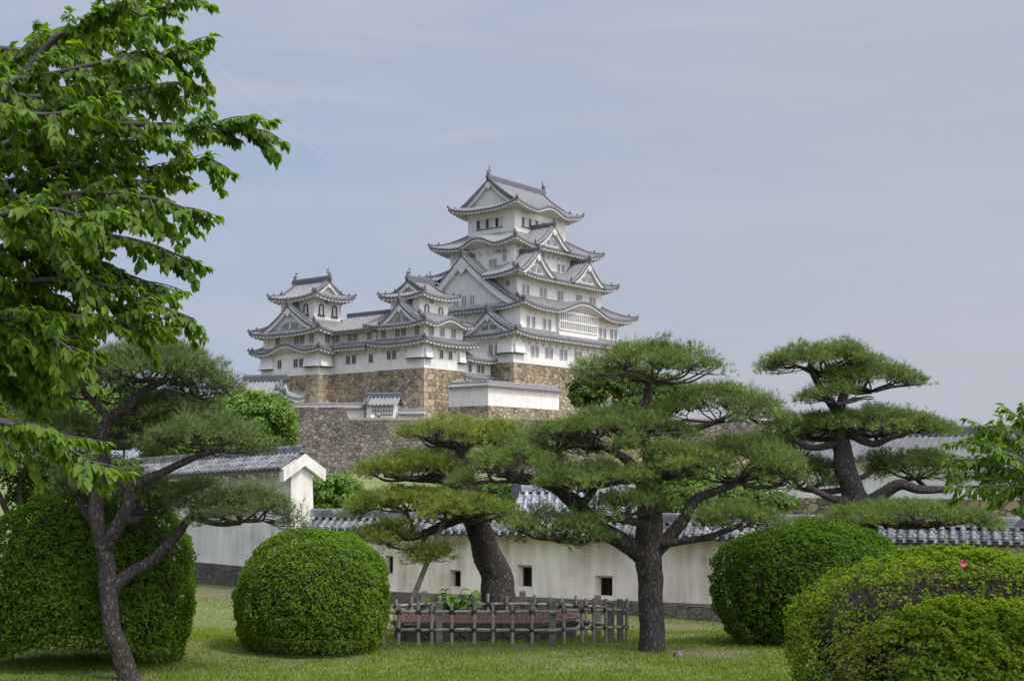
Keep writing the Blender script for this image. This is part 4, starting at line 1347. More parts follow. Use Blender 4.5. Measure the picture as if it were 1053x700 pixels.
# ------------------------------------------------------------------ long storehouse on the right
h0 = at(800, 520, 78); h1 = at(1100, 520, 70)
h0.z = h1.z = 0.2
HL = (h1 - h0).length
sr = tag(empty('storehouse', h0, math.atan2(h1.y - h0.y, h1.x - h0.x)), 'long white storehouse with a grey tiled roof behind the rightmost pine', 'storehouse')
zr_, ze_ = at(900, 449, 80).z - .2, at(900, 472, 76).z - .2
zb0 = at(850, 512, 76).z - .2
mb = MB(); mb.box(0, HL, 0, 6.5, zb0, ze_ + .3); mb.build('wall', M['white'], sr)
mb = MB(); mb.box(-.2, HL, -.25, 6.8, -2, zb0 - .01); mb.build('stone_footing', M['stone_warm'], sr)
mb = MB(); cols = rib_cols(-1.0, HL, .38, .12)
for sg in (-1, 1):
    mb.mi = 0
    mb.grid([[(x, 3.25 + sg * 4.1 * t, zr_ + (ze_ - zr_) * sagf(t, .18) + h) for x, h in cols] for t in (0, .25, .5, .75, 1)])
    mb.mi = 1
    mb.grid([[(x, 3.25 + sg * 4.1, ze_ + h) for x, h in cols], [(x, 3.25 + sg * 4.1, ze_ - .2) for x, h in cols]])
mb.bar([(-1, 3.25, zr_ + .1), (HL, 3.25, zr_ + .1)], .5, .45)
rf = mb.build('roof', [M['store_tile'], M['tile_dark']], sr)
mb = MB(); mb.mi = 0
mb.quad((-1, -.83, ze_ - .2), (HL, -.83, ze_ - .2), (HL, 0, ze_), (-1, 0, ze_))
mb.build('eave', M['white_trim'], rf)
# ------------------------------------------------------------------ leaf geometry
def leaves(O, D, N, L, shape='diamond', width=.5, fold=.12, droop=0.0):
    """vertices and faces of many leaves. O origins, D directions, N normals, L lengths"""
    D = unit(D); S = unit(np.cross(D, N)); N = np.cross(S, D)
    if shape == 'diamond':
        tpl = np.array([(0, 0, 0), (.45, width / 2, fold), (1, 0, 0), (.45, -width / 2, fold)])
        F = np.array([(0, 1, 2, 3)])
    elif shape == 'needle':
        tpl = np.array([(0, -width / 2, 0), (0, width / 2, 0), (1, 0, 0)])
        F = np.array([(0, 1, 2)])
    else:   # ovate leaf with a folded midrib and a pointed drooping tip
        tpl = np.array([(0, 0, 0), (.38, 0, -fold * .3), (.72, 0, -fold * .1 - droop * .4), (1, 0, -droop), (.20, .36 * width, fold * .6), (.50, .50 * width, fold), (.80, .26 * width, fold * .3 - droop * .5),
                        (.20, -.36 * width, fold * .6), (.50, -.50 * width, fold), (.80, -.26 * width, fold * .3 - droop * .5)])
        F = np.array([(0, 1, 5, 4), (1, 2, 6, 5), (2, 3, 3, 6), (0, 7, 8, 1), (1, 8, 9, 2), (2, 9, 3, 3)])
        F = np.array([(0, 4, 5, 1), (1, 5, 6, 2), (0, 1, 8, 7), (1, 2, 9, 8), (2, 6, 3, 9)])
    V = O[:, None, :] + L[:, None, None] * (tpl[None, :, 0:1] * D[:, None, :] + tpl[None, :, 1:2] * S[:, None, :] + tpl[None, :, 2:3] * N[:, None, :])
    k = len(tpl)
    Fa = (F[None] + (np.arange(len(O)) * k)[:, None, None]).reshape(-1, F.shape[1])
    return V.reshape(-1, 3), Fa, k
def rdir(n):
    return unit(RNG.standard_normal((n, 3)))
class Pile:
    def __init__(s): s.V = []; s.F = []; s.T = []; s.n = 0
    def add(s, V, F, T):
        s.V.append(V); s.F.append(F + s.n); s.T.append(T); s.n += len(V)
    def build(s, name, mat, parent):
        return np_mesh(name, np.concatenate(s.V), np.concatenate(s.F), mat, parent, np.concatenate(s.T))

# ------------------------------------------------------------------ clipped bushes
def bump_field(d, seed, f):
    return np.array([mnoise.noise(Vector((x * f + seed, y * f - seed, z * f + seed * .5))) for x, y, z in d])
def bush(name, label, c, r, mat, leaf, sprigs, seed, power=2.2, lumps=.05, group=None, mask=None, dry=None, per=8, cat='bush', billow=.045, bf=5.5):
    """c centre on the ground, r = (rx, ry, height above the ground)"""
    root = tag(empty(name, (c[0], c[1], gz1(c[0], c[1]))), label, cat, group)
    rx, ry, hz = r
    zc = hz * .44
    def surf(d):
        # superellipsoid radius along d, pulled in near the ground
        e = power
        rz = np.where(d[:, 2] > 0, hz - zc, zc * 1.45)
        q = (np.abs(d[:, 0] / rx) ** e + np.abs(d[:, 1] / ry) ** e + np.abs(d[:, 2] / rz) ** e) ** (-1 / e)
        return q
    d = rdir(int(sprigs * 1.6)); d = d[d[:, 2] > -.62][:sprigs]
    rr = surf(d)
    big = bump_field(d, seed, 2.3); mid = bump_field(d, seed + 5, 7.0); fin = bump_field(d, seed + 9, 19.0)
    bil = np.abs(bump_field(d, seed + 13, bf))
    k = 1 + billow * (.35 - 2.4 * np.clip(.30 - bil, 0, .30)) + lumps * (big * .9 + mid * .6 + fin * .35)
    depth = RNG.random(len(d)) ** 1.5 * .10
    P = d * (rr * k - depth)[:, None]
    eps = .03
    nrm = unit(d / np.array([rx, ry, hz * .6]) ** 2 * np.array([rx, ry, hz * .6]))
    sel = np.ones(len(d), bool)
    P[:, 2] += zc
    if mask is not None: sel = mask(P, nrm)
    sel &= RNG.random(len(d)) < np.clip(1.1 + fin * .9, .5, 1)
    sel &= P[:, 2] > .02
    P, nrm_s, fin_s = P[sel], nrm[sel], fin[sel]
    n = len(P)
    shoot = RNG.random(n) < .012
    P[shoot] += (nrm_s[shoot] + np.array([0, 0, .6])) * (.03 + .07 * RNG.random((shoot.sum(), 1)))
    ax = unit(nrm_s + np.array([0, 0, .55]) + .35 * RNG.standard_normal((n, 3)))
    t1 = unit(np.cross(ax, rdir(n))); t2 = np.cross(ax, t1)
    tn = np.clip(.45 + .22 * RNG.standard_normal(n) + fin_s * .25, 0, 1)
    pile, pile2 = Pile(), Pile()
    dr = dry(P) if dry is not None else np.zeros(n, bool)
    for j in range(per):
        a = 2 * np.pi * j / per + RNG.random(n) * .7
        op = .45 + .75 * RNG.random(n)
        D = ax * np.cos(op)[:, None] + (t1 * np.cos(a)[:, None] + t2 * np.sin(a)[:, None]) * np.sin(op)[:, None]
        N = ax + .2 * RNG.standard_normal((n, 3))
        L = leaf * (.7 + .6 * RNG.random(n))
        tj = np.clip(tn + .12 * RNG.standard_normal(n), 0, 1)
        for q, pl_ in ((~dr, pile), (dr, pile2)):
            if q.sum() == 0: continue
            V, F, kk = leaves(P[q], D[q], N[q], L[q], 'diamond', .52, .10)
            pl_.add(V, F, np.repeat(tj[q], kk))
    pile.build('foliage', M[mat], root)
    if pile2.V: pile2.build('dry_foliage', M['azalea_dry'], root)
    # twiggy core
    nu, nv = 48, 24; rows = []
    for i in range(nv + 1):
        th = -.66 + (math.pi / 2 + .66) * i / nv
        row = []
        for j in range(nu + 1):
            ph = 2 * math.pi * j / nu
            dd = np.array([[math.cos(th) * math.cos(ph), math.cos(th) * math.sin(ph), math.sin(th)]])
            q = float(surf(dd)[0]) * (1 + lumps * .9 * mnoise.noise(Vector(tuple(dd[0] * 2.3 + np.array([seed, -seed, seed * .5]))))) - .16 - billow * 1.2 - lumps * .9
            p = dd[0] * q; row.append((p[0], p[1], p[2] + zc))
        rows.append(row)
    mb = MB(); mb.grid(rows); mb.build('twiggy_core', M['core'], root, smooth=True)
    return root

def pxr(px, Y): return px / F_PX * Y
# round clipped bush, centre left
c = at(322, 655, 22.2)
bush('round_bush', 'neat round clipped bush standing alone on the lawn beside the bamboo fence', (c.x, c.y), (pxr(76, 22.2), pxr(72, 22.2), pxr(118, 22.2) + .02), 'bush', .028, 30000, 1.3, lumps=.07)
c = at(88, 690, 20.3)
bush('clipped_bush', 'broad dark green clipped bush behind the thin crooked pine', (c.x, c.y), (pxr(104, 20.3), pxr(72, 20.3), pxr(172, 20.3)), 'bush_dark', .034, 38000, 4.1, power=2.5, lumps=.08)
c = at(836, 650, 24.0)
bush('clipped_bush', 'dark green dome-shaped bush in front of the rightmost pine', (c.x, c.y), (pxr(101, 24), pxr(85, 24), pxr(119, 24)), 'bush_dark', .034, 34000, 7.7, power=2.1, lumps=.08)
# front azalea: a hollowed outer bush and a mound growing out of its middle
c = at(990, 705, 16.6)
azx, azy = c.x, c.y
hz_back = pxr(157, 16.6)
def az_mask(P, nrm):
    px_ = P[:, 0] / pxr(1, 16.6); pz = P[:, 2] / pxr(1, 16.6)
    # bare hollow: facing the viewer, below the rim
    wob = np.array([mnoise.noise(Vector((x * 2.2, 0, z * 3.0))) for x, z in zip(P[:, 0], P[:, 2])])
    q = ((px_ + 30) / 105) ** 2 + ((pz - 121) / 19) ** 2 + wob * .7
    hol = (nrm[:, 1] < -.12) & (q < 1) & (pz < 146)
    return ~hol | (RNG.random(len(P)) < np.clip(.30 + .6 * (q - .5), .16, .9))
def az_dry(P):
    px_ = P[:, 0] / pxr(1, 16.6); pz = P[:, 2] / pxr(1, 16.6)
    d = np.exp(-(((px_ + 130) / 38) ** 2 + ((pz - 55) / 38) ** 2)) * .7 + np.exp(-(((px_ + 60) / 60) ** 2 + ((pz - 105) / 25) ** 2)) * .4
    return (RNG.random(len(P)) < d * .75)
rb_root = bush('azalea_bush', 'large light green azalea bush with a bare twiggy hollow and one pink flower', (azx, azy), (pxr(166, 16.6), pxr(120, 16.6), hz_back), 'azalea', .030, 44000, 2.9, power=2.25, lumps=.11, mask=az_mask, dry=az_dry, cat='azalea', billow=.09, bf=5.0)
c2 = at(1005, 712, 15.0)
bush('azalea_bush', 'rounded azalea mound nearest the viewer, in front of the hollow one', (c2.x, c2.y), (pxr(146, 15.0), pxr(85, 15.0), pxr(128, 15.0)), 'azalea', .029, 36000, 5.4, power=2.0, lumps=.17, dry=lambda P: (RNG.random(len(P)) < .55 * np.exp(-(((P[:, 0] / pxr(1, 15.5) + 125) / 35) ** 2))), cat='azalea', billow=.16, bf=4.2)
# bare twigs in the hollow
mb = MB(); rnd = random.Random(4)
gzz = gz1(azx, azy)
for i in range(1500):
    px_ = rnd.uniform(-165, 65); pz = rnd.uniform(90, 140)
    if ((px_ + 30) / 108) ** 2 + ((pz - 119) / 23) ** 2 > 1: continue
    y = -pxr(120, 16.6) * (max(0.05, 1 - abs(px_ / 168) ** 2.25 - (max(0, pz - 69) / 88) ** 2.25)) ** (1 / 2.25) + .12
    p = Vector((pxr(px_, 16.6), y + rnd.uniform(0, .14), pxr(pz, 16.6)))
    q = p + Vector((rnd.uniform(-.16, .16), rnd.uniform(-.16, .05), rnd.uniform(.0, .22)))
    mb.tube([p, p.lerp(q, .5) + Vector((rnd.uniform(-.03, .03), 0, 0)), q], [.0045, .0035, .002], 4)
mb.build('bare_twigs', M['twig'], rb_root)
# pink flower
fp = at(990, 579, 15.9) - rb_root.location
pile = Pile(); O, D, N, L = [], [], [], []
for k in range(10):
    a = 2 * math.pi * k / 5 + (.6 if k > 4 else 0)
    O.append((0, 0, 0)); D.append((math.cos(a), -.55, math.sin(a))); N.append((0, -1, .1)); L.append(.055)
V, F, kk = leaves(np.array(O, float) + np.array(fp), np.array(D), np.array(N), np.array(L), 'diamond', .8, .2)
mb = MB(); mb.v = [tuple(x) for x in V]; mb.f = [tuple(int(i) for i in f) for f in F]; mb.m = [0] * len(mb.f)
mb.build('pink_flower', M['pink'], rb_root)

# ------------------------------------------------------------------ pines
def smooth_path(pts, k=8):
    """Catmull-Rom through (vector, radius) points"""
    P_ = [p for p, r in pts]; Rr = [r for p, r in pts]; out_p, out_r = [], []
    for i in range(len(P_) - 1):
        p0, p1, p2, p3 = P_[max(i - 1, 0)], P_[i], P_[i + 1], P_[min(i + 2, len(P_) - 1)]
        for j in range(k):
            t = j / k
            out_p.append(.5 * ((2 * p1) + (p2 - p0) * t + (2 * p0 - 5 * p1 + 4 * p2 - p3) * t * t + (3 * p1 - p0 - 3 * p2 + p3) * t ** 3))
            out_r.append(Rr[i] * (1 - t) + Rr[i + 1] * t)
    out_p.append(P_[-1]); out_r.append(Rr[-1])
    return out_p, out_r

def pine(label, base_px, Y, paths, pads, mat, needle=.115, dens=1.0, rc=.24, seed=1, sparse=.13, wneedle=.0080, twig_r=.011, ground_z=None, trunk_n=26, up=.60):
    rnd = random.Random(seed); rng = np.random.default_rng(seed)
    s = Y / F_PX
    b0 = at(base_px[0], base_px[1], Y)
    gzv = gz1(b0.x, b0.y)
    root = tag(empty('pine_tree', (b0.x, b0.y, gzv)), label, 'pine tree', 'pruned garden pines')
    o = Vector((b0.x, b0.y, gzv))
    mb = MB()
    nodes = []
    for pi, path in enumerate(paths):
        pts = []
        for i, (px, py, dy, wpx) in enumerate(path):
            p = at(px, py, Y + dy) - o
            if pi == 0 and i == 0: p.z = -.12
            pts.append((p, wpx * s * .40))
        pp, rr = smooth_path(pts)
        if pi == 0:   # root flare
            for i in range(min(5, len(rr))): rr[i] *= 1 + .22 * (1 - i / 5) ** 2
        # small kinks
        for i in range(1, len(pp) - 1):
            pp[i] = pp[i] + Vector((mnoise.noise(pp[i] * 2.1 + Vector((seed, 0, 0))), mnoise.noise(pp[i] * 2.1 + Vector((0, seed, 0))), 0)) * rr[i] * .16
        mb.tube(pp, rr, trunk_n, wob=.075)
        nodes += list(zip(pp, rr))
    trunk = mb.build('trunk', M['bark_pine'], root, smooth=True)
    bb = MB(); pile = Pile()
    for (cx_, cy_, rx, ry, dy) in pads:
        c = at(cx_, cy_, Y + dy) - o
        a, h = rx * s * 1.02, ry * s * 1.02
        b_ = max(.45 * a + .25, min(a * .8, 1.25))
        foot = c + Vector((0, 0, -h * .75))
        # limb from the closest suitable piece of wood
        best = min(nodes, key=lambda n: (n[0] - foot).length + (.9 if n[0].z > foot.z + .1 else 0) - n[1] * 1.5)
        r0 = min(best[1] * .7, .055 + .02 * a)
        if (best[0] - foot).length > .12:
            mid = best[0].lerp(foot, .5) + Vector((rnd.uniform(-.1, .1), rnd.uniform(-.1, .1), -.06))
            pp, rr = smooth_path([(best[0], r0 * 1.15), (mid, r0 * .95), (foot, r0 * .75)], 4)
            bb.tube(pp, rr, 7, wob=.12)
        # side limbs spreading under the pad
        limbs = []
        nl = max(6, int(5 + a * 5))
        for i in range(nl):
            ph = 2 * math.pi * (i + rnd.uniform(-.3, .3)) / nl
            q = rnd.uniform(.6, .93)
            tip = c + Vector((a * q * math.cos(ph), b_ * q * math.sin(ph), h * (1.45 * (1 - q * q) ** .6 - .95 + .2 * rnd.random())))
            st = foot + (tip - foot) * rnd.uniform(0, .12)
            m1 = st.lerp(tip, .4) + Vector((rnd.uniform(-.12, .12) * a, rnd.uniform(-.12, .12) * a, rnd.uniform(-.14, .06)))
            m2 = st.lerp(tip, .75) + Vector((rnd.uniform(-.09, .09) * a, rnd.uniform(-.09, .09) * a, rnd.uniform(-.06, .08)))
            pp, rr = smooth_path([(st, r0 * .6), (m1, r0 * .45), (m2, r0 * .32), (tip, .007)], 4)
            bb.tube(pp, rr, 5, wob=.1)
            limbs += pp
        nc = int(dens * math.pi * a * b_ / (rc * .80) ** 2)
        LA = np.array([tuple(p) for p in limbs])
        cl = []
        for i in range(nc):
            r = math.sqrt(rng.random()) * 1.0; ph = rng.random() * 2 * math.pi
            x, y = a * r * math.cos(ph), b_ * r * math.sin(ph)
            e = mnoise.noise(Vector((c.x + x * 1.3 + seed, c.y + y * 1.3, cy_ * .1)))
            if r > .80 + .62 * (e + .13): continue
            if sparse and mnoise.noise(Vector(((c.x + x) * 2.2, (c.y + y) * 2.2, seed + 3.3 + cy_ * .05))) < -.5 + sparse: continue
            z = h * (1.55 * max(0, 1 - r * r) ** .6 - .72) + h * .38 * mnoise.noise(Vector(((c.x + x) * 1.9, (c.y + y) * 1.9, 7 + cy_)))
            z -= rng.random() ** 2 * .16
            if rng.random() < .07: z += .12
            cl.append((c.x + x, c.y + y, c.z + z - rc * .35))
        if not cl: continue
        rcs = rc * (.65 + .6 * rng.random(len(cl)))
        for i in range(int(len(cl) * .32)):      # inner layer that closes the underside
            r = math.sqrt(rng.random()) * .88; ph = rng.random() * 2 * math.pi
            if sparse and rng.random() < .5: continue
            cl.append((c.x + a * r * math.cos(ph), c.y + b_ * r * math.sin(ph), c.z + h * (.9 * (1 - r * r) ** .6 - .62) - rc * .2 + rng.normal() * .04))
        rcs = rc * (.65 + .6 * rng.random(len(cl)))
        CLp = np.array(cl)
        # twig to every clump
        for p in CLp:
            d = np.linalg.norm(LA - p, axis=1) + 2.0 * np.maximum(0, LA[:, 2] - p[2])
            q = limbs[int(np.argmin(d))]; pv = Vector(tuple(p))
            m1 = q.lerp(pv, .55) + Vector((rnd.uniform(-.05, .05), rnd.uniform(-.05, .05), rnd.uniform(-.07, .01)))
            bb.tube([q, m1, pv], [twig_r, twig_r * .8, twig_r * .5], 4, cap=False)
            for k in range(2):
                t_ = pv + Vector((rnd.uniform(-1, 1), rnd.uniform(-1, 1), rnd.uniform(-.2, .6))) * rc * .8
                bb.tube([m1.lerp(pv, .4 + .3 * k), t_], [twig_r * .6, twig_r * .35], 3, cap=False)
        # needle tufts
        nt_ = int(25 * (rc / .24) ** 2)
        C_ = np.repeat(CLp, nt_, 0); n = len(C_)
        d = unit(rng.standard_normal((n, 3)) + np.array([0, 0, .35])); 
        low = d[:, 2] < -.25; d[low, 2] *= -.5
        rad = np.repeat(rcs, nt_) * (.5 + .6 * rng.random(n))
        T_ = C_ + d * rad[:, None] * np.array([1.1, 1.1, .72])
        ax = unit(d * np.array([.75, .75, .4]) + np.array([0, 0, up]) + .28 * rng.standard_normal((n, 3)))
        ct = np.repeat(np.clip(.46 + .22 * rng.standard_normal(len(CLp)), 0, 1), nt_)
        tt = np.clip(ct + .14 * rng.standard_normal(n), 0, 1)
        per = 8
        O = np.repeat(T_, per, 0); A_ = np.repeat(ax, per, 0); m_ = len(O)
        D = unit(A_ + .52 * rng.standard_normal((m_, 3)))
        L = needle * (.65 + .55 * rng.random(m_))
        V, F, kk = leaves(O, D, unit(rng.standard_normal((m_, 3))), L, 'needle', wneedle / needle)
        tv = np.clip(np.repeat(tt, per) + .08 * rng.standard_normal(m_), 0, 1)
        # a few dead needles
        pile.add(V, F, np.repeat(tv, kk))
    bb.build('branches', M['bark_far'], root, smooth=True)
    pile.build('crown', M[mat], root)
    return root

# largest pine, standing upright right of the fence
pine('largest pine with an upright trunk on the lawn just right of the bamboo fence', (671, 664), 22.0,
     [[(671, 667, 0, 34), (670, 630, 0, 31), (668, 590, 0, 32), (667, 556, 0, 36), (668, 525, .05, 31), (670, 500, .1, 28), (671, 478, .1, 24), (664, 455, .1, 16), (658, 430, .15, 13), (667, 405, .15, 11), (668, 385, .1, 8)],
      [(664, 572, 0, 26), (640, 556, -.1, 23), (612, 541, -.2, 22), (592, 518, -.3, 21), (575, 503, -.35, 17), (553, 494, -.4, 13), (520, 487, -.4, 9)],
      [(671, 572, 0, 20), (688, 552, .15, 17), (704, 532, .25, 15), (716, 513, .3, 13), (744, 502, .4, 10), (770, 488, .5, 8)],
      [(672, 560, 0, 14), (697, 557, -.25, 9), (728, 552, -.4, 8), (760, 540, -.5, 6)],
      [(668, 500, .1, 17), (650, 478, -.15, 13), (634, 466, -.3, 10), (610, 455, -.4, 7)],
      [(670, 505, .1, 17), (655, 492, -.3, 13), (638, 487, -.5, 9), (615, 492, -.7, 7)],
      [(664, 440, .1, 11), (690, 436, .25, 10), (715, 440, .3, 8), (745, 430, .35, 6)],
      [(667, 540, -.1, 12), (645, 535, -.5, 9), (610, 533, -.7, 7), (575, 540, -.8, 5)]],
     [(672, 375, 88, 25, .1), (738, 416, 68, 25, .4), (632, 442, 88, 25, -.2), (575, 452, 40, 15, .5), (530, 478, 60, 22, -.4), (760, 474, 76, 30, .4), (700, 470, 45, 18, -.5),
      (612, 489, 60, 15, -.7), (572, 541, 52, 17, -.8), (650, 518, 46, 13, -.7), (758, 531, 52, 14, -.4), (800, 485, 38, 20, .9)],
     'pine_a', .12, 1.25, .235, seed=3)
# leaning pine behind the fence
pine('leaning pine with flat bright pads behind the bamboo fence', (507, 606), 26.5,
     [[(518, 625, 0, 48), (511, 600, 0, 42), (501, 568, 0, 36), (488, 535, 0, 30), (479, 503, 0, 24), (477, 470, 0, 21), (474, 450, 0, 15), (466, 440, 0, 10)],
      [(480, 503, 0, 16), (455, 493, -.1, 12), (425, 492, -.2, 9), (395, 488, -.2, 6)],
      [(486, 527, 0, 16), (455, 540, -.3, 11), (425, 552, -.5, 9), (395, 550, -.6, 6)],
      [(476, 460, 0, 12), (450, 455, -.1, 9), (430, 447, -.2, 6)],
      [(440, 546, -.4, 6), (432, 566, -.5, 5), (440, 572, -.5, 4)],
      [(487, 520, 0, 12), (500, 515, -.5, 9), (520, 522, -.6, 6)]],
     [(462, 444, 55, 15, 0), (512, 446, 40, 15, .2), (420, 480, 56, 17, -.2), (452, 470, 30, 10, .5), (418, 514, 56, 15, -.5), (478, 522, 52, 13, -.9), (398, 548, 36, 14, -.6), (437, 567, 34, 10, -.6)],
     'pine_b', .12, 1.3, .25, seed=5, wneedle=.0085)
# thin crooked pine at the left
pine('thin crooked forked pine with sparse grey green needles in front of the broad bush', (132, 690), 18.8,
     [[(136, 694, 0, 28), (124, 672, 0, 24), (114, 645, 0, 22), (111, 610, 0, 22), (109, 580, 0, 22), (104, 555, 0, 18), (98, 528, 0, 19), (102, 500, 0, 18), (107, 475, 0, 17), (106, 450, 0, 17), (112, 432, 0, 16), (128, 420, -.05, 15), (150, 400, -.1, 10), (170, 392, -.15, 7)],
      [(107, 566, 0, 18), (118, 545, -.1, 17), (130, 522, -.2, 15), (138, 500, -.25, 15), (164, 487, -.35, 11), (200, 470, -.4, 8), (230, 462, -.4, 5)],
      [(112, 606, 0, 19), (130, 592, .1, 17), (157, 575, .2, 14), (180, 551, .3, 13), (198, 531, .35, 11), (225, 530, .3, 6)],
      [(136, 502, -.25, 13), (118, 492, 0, 10), (106, 485, .1, 8)],
      [(108, 455, 0, 10), (85, 450, .2, 8), (60, 452, .3, 6), (40, 450, .4, 4)],
      [(104, 545, 0, 9), (90, 530, .2, 8), (78, 512, .3, 6)],
      [(112, 430, 0, 12), (98, 415, .1, 9), (85, 402, .1, 6)],
      [(125, 422, 0, 10), (160, 426, .1, 8), (200, 418, .2, 6)],
      [(190, 535, .35, 7), (175, 560, .2, 5), (180, 570, .2, 3)]],
     [(150, 374, 76, 25, -.1), (205, 392, 46, 26, .15), (95, 392, 50, 26, .2), (180, 415, 50, 16, .5), (215, 448, 66, 19, -.35), (248, 520, 58, 23, .25), (205, 505, 34, 16, .6), (150, 510, 42, 24, .4), (60, 445, 50, 32, .4), (78, 495, 34, 20, .3), (150, 440, 46, 18, .5), (40, 405, 44, 26, .7)],
     'pine_c', .125, 1.7, .20, seed=9, sparse=.16, wneedle=.0068, twig_r=.008, up=.42)
# rightmost pine
pine('rightmost pine with a thick dark trunk rising above the dome-shaped bush', (890, 655), 29.5,
     [[(895, 650, 0, 42), (890, 580, 0, 38), (885, 530, 0, 36), (876, 505, 0, 30), (869, 480, 0, 27), (865, 455, 0, 23), (863, 435, 0, 18), (865, 415, 0, 13), (872, 395, 0, 9)],
      [(882, 522, 0, 20), (905, 510, -.3, 17), (925, 498, -.5, 14), (945, 503, -.6, 11), (975, 503, -.6, 8)],
      [(866, 440, 0, 14), (895, 456, -.3, 9), (915, 450, -.4, 8), (945, 440, -.4, 6)],
      [(864, 430, 0, 12), (845, 400, -.1, 9), (835, 383, -.1, 7)],
      [(880, 515, 0, 14), (855, 512, -.4, 9), (830, 500, -.6, 7)],
      [(864, 455, 0, 11), (835, 460, -.3, 8), (815, 450, -.3, 6)],
      [(890, 530, 0, 14), (930, 540, -1.0, 10), (990, 536, -1.2, 7)]],
     [(845, 370, 66, 19, 0), (895, 388, 60, 20, .2), (862, 406, 40, 12, -.6), (900, 436, 84, 17, -.1), (826, 438, 40, 14, .5), (942, 478, 46, 19, .4), (826, 488, 40, 20, .5), (800, 460, 40, 20, .6), (925, 528, 92, 13, -1.2), (905, 470, 16, 8, .5)],
     'pine_a', .125, 1.25, .27, seed=14, wneedle=.009)

# ------------------------------------------------------------------ broadleaf trees behind
def leaf_tree(name, label, base, trunk_h, blobs, n, leaf, mat, cat='tree', seed=1, group=None, tr=.2, clump=.9):
    rng = np.random.default_rng(seed)
    g = gz1(base[0], base[1])
    root = tag(empty(name, (base[0], base[1], g)), label, cat, group)
    mb = MB(); o = Vector((base[0], base[1], g))
    top = Vector((0, 0, trunk_h))
    mb.tube([(0, 0, -.3), (.05, 0, trunk_h * .5), top], [tr * 1.3, tr, tr * .7], 8)
    for (c, r) in blobs: 
        cc = Vector(c) - o
        mb.tube([top * .75, (top * .75).lerp(cc, .5) + Vector((0, 0, -.2)), cc], [tr * .6, tr * .4, tr * .15], 6)
    mb.build('trunk', M['bark_far'], root, smooth=True)
    pile = Pile(); tot = sum(r[0] * r[2] for c, r in blobs)
    for (c, r) in blobs:
        m_ = int(n * r[0] * r[2] / tot)
        k = max(8, int(m_ / 90))
        d = unit(rng.standard_normal((k, 3))); d[:, 2] = np.where(d[:, 2] < -.5, -d[:, 2], d[:, 2])
        cc = np.array(tuple(Vector(c) - o)) + d * np.array(r) * (.62 + .38 * rng.random((k, 1)))
        cs = clump * np.array(r).mean() * (.22 + .14 * rng.random(k))
        idx_ = rng.integers(0, k, m_)
        dd = unit(rng.standard_normal((m_, 3)) + np.array([0, 0, .4]))
        P_ = cc[idx_] + dd * cs[idx_][:, None] * (.6 + .4 * rng.random((m_, 1))) * np.array([1.15, 1.15, .7])
        ax = unit(dd + d[idx_] * .5 + np.array([0, 0, .3]) + .5 * rng.standard_normal((m_, 3)))
        D = unit(np.cross(ax, rng.standard_normal((m_, 3))) + np.array([0, 0, -.25]))
        V, F, kk = leaves(P_, D, ax, leaf * (.6 + .7 * rng.random(m_)), 'diamond', .6, .12)
        ct = np.clip(.45 + .18 * rng.standard_normal(k), 0, 1)
        pile.add(V, F, np.repeat(np.clip(ct[idx_] + .14 * rng.standard_normal(m_), 0, 1), kk))
    pile.build('crown', M[mat], root)
    return root
def blob(px, py, Y, rx, ry, dep=.9):
    s = Y / F_PX
    return (at(px, py, Y), (rx * s, rx * s * dep, ry * s))
def base_of(px, Y):
    p = at(px, 560, Y); return (p.x, p.y)
leaf_tree('maple_tree', 'fresh light green rounded tree above the tall white wall at the left', base_of(240, 66), 3.5,
          [blob(245, 440, 66, 55, 36), blob(270, 430, 65, 32, 26), blob(215, 460, 66, 50, 30), blob(240, 470, 64, 55, 26), blob(285, 450, 66, 18, 22)], 70000, .17, 'maple', seed=2)
leaf_tree('round_shrub', 'small bright green shrub behind the gabled pillar of the white wall', base_of(344, 52), 1.5,
          [blob(345, 508, 52, 30, 20), blob(335, 514, 52, 24, 18), blob(362, 518, 52, 20, 15)], 14000, .15, 'maple', cat='shrub', seed=3)
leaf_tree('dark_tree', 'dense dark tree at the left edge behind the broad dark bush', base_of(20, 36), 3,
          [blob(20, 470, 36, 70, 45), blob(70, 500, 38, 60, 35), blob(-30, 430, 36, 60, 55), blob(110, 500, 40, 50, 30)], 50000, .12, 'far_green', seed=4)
leaf_tree('light_tree', 'pale green tree filling the gap behind the thin crooked pine', base_of(120, 60), 3,
          [blob(130, 440, 60, 55, 42), blob(60, 420, 62, 55, 45), blob(180, 460, 62, 40, 30), blob(20, 400, 60, 45, 50)], 70000, .17, 'maple', seed=5)
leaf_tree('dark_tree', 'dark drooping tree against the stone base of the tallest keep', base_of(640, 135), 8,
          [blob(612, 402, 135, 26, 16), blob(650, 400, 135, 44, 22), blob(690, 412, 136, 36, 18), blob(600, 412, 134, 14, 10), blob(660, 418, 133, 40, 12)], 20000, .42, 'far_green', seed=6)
leaf_tree('garden_tree', 'yellow green tree showing between the limbs of the largest pine', base_of(610, 58), 2.5,
          [blob(600, 500, 58, 45, 22), blob(560, 505, 58, 30, 16), blob(650, 500, 59, 30, 18)], 16000, .18, 'maple', seed=7)
leaf_tree('garden_tree', 'green tree in the gap just right of the largest pine trunk', base_of(730, 60), 2.5,
          [blob(720, 500, 60, 40, 18), blob(760, 505, 60, 35, 16)], 12000, .18, 'maple', seed=8)
leaf_tree('hedge_shrub', 'low green hedge of shrubs behind the cream wall, between the leaning and the largest pine', base_of(430, 60), 1.2,
          [blob(560, 515, 57, 50, 16), blob(640, 515, 57, 50, 16), blob(720, 518, 57, 50, 16), blob(780, 520, 57, 40, 14), blob(425, 515, 60, 36, 13), blob(470, 512, 60, 34, 16), blob(510, 510, 60, 28, 16)], 34000, .17, 'far_green', cat='shrub', seed=9)

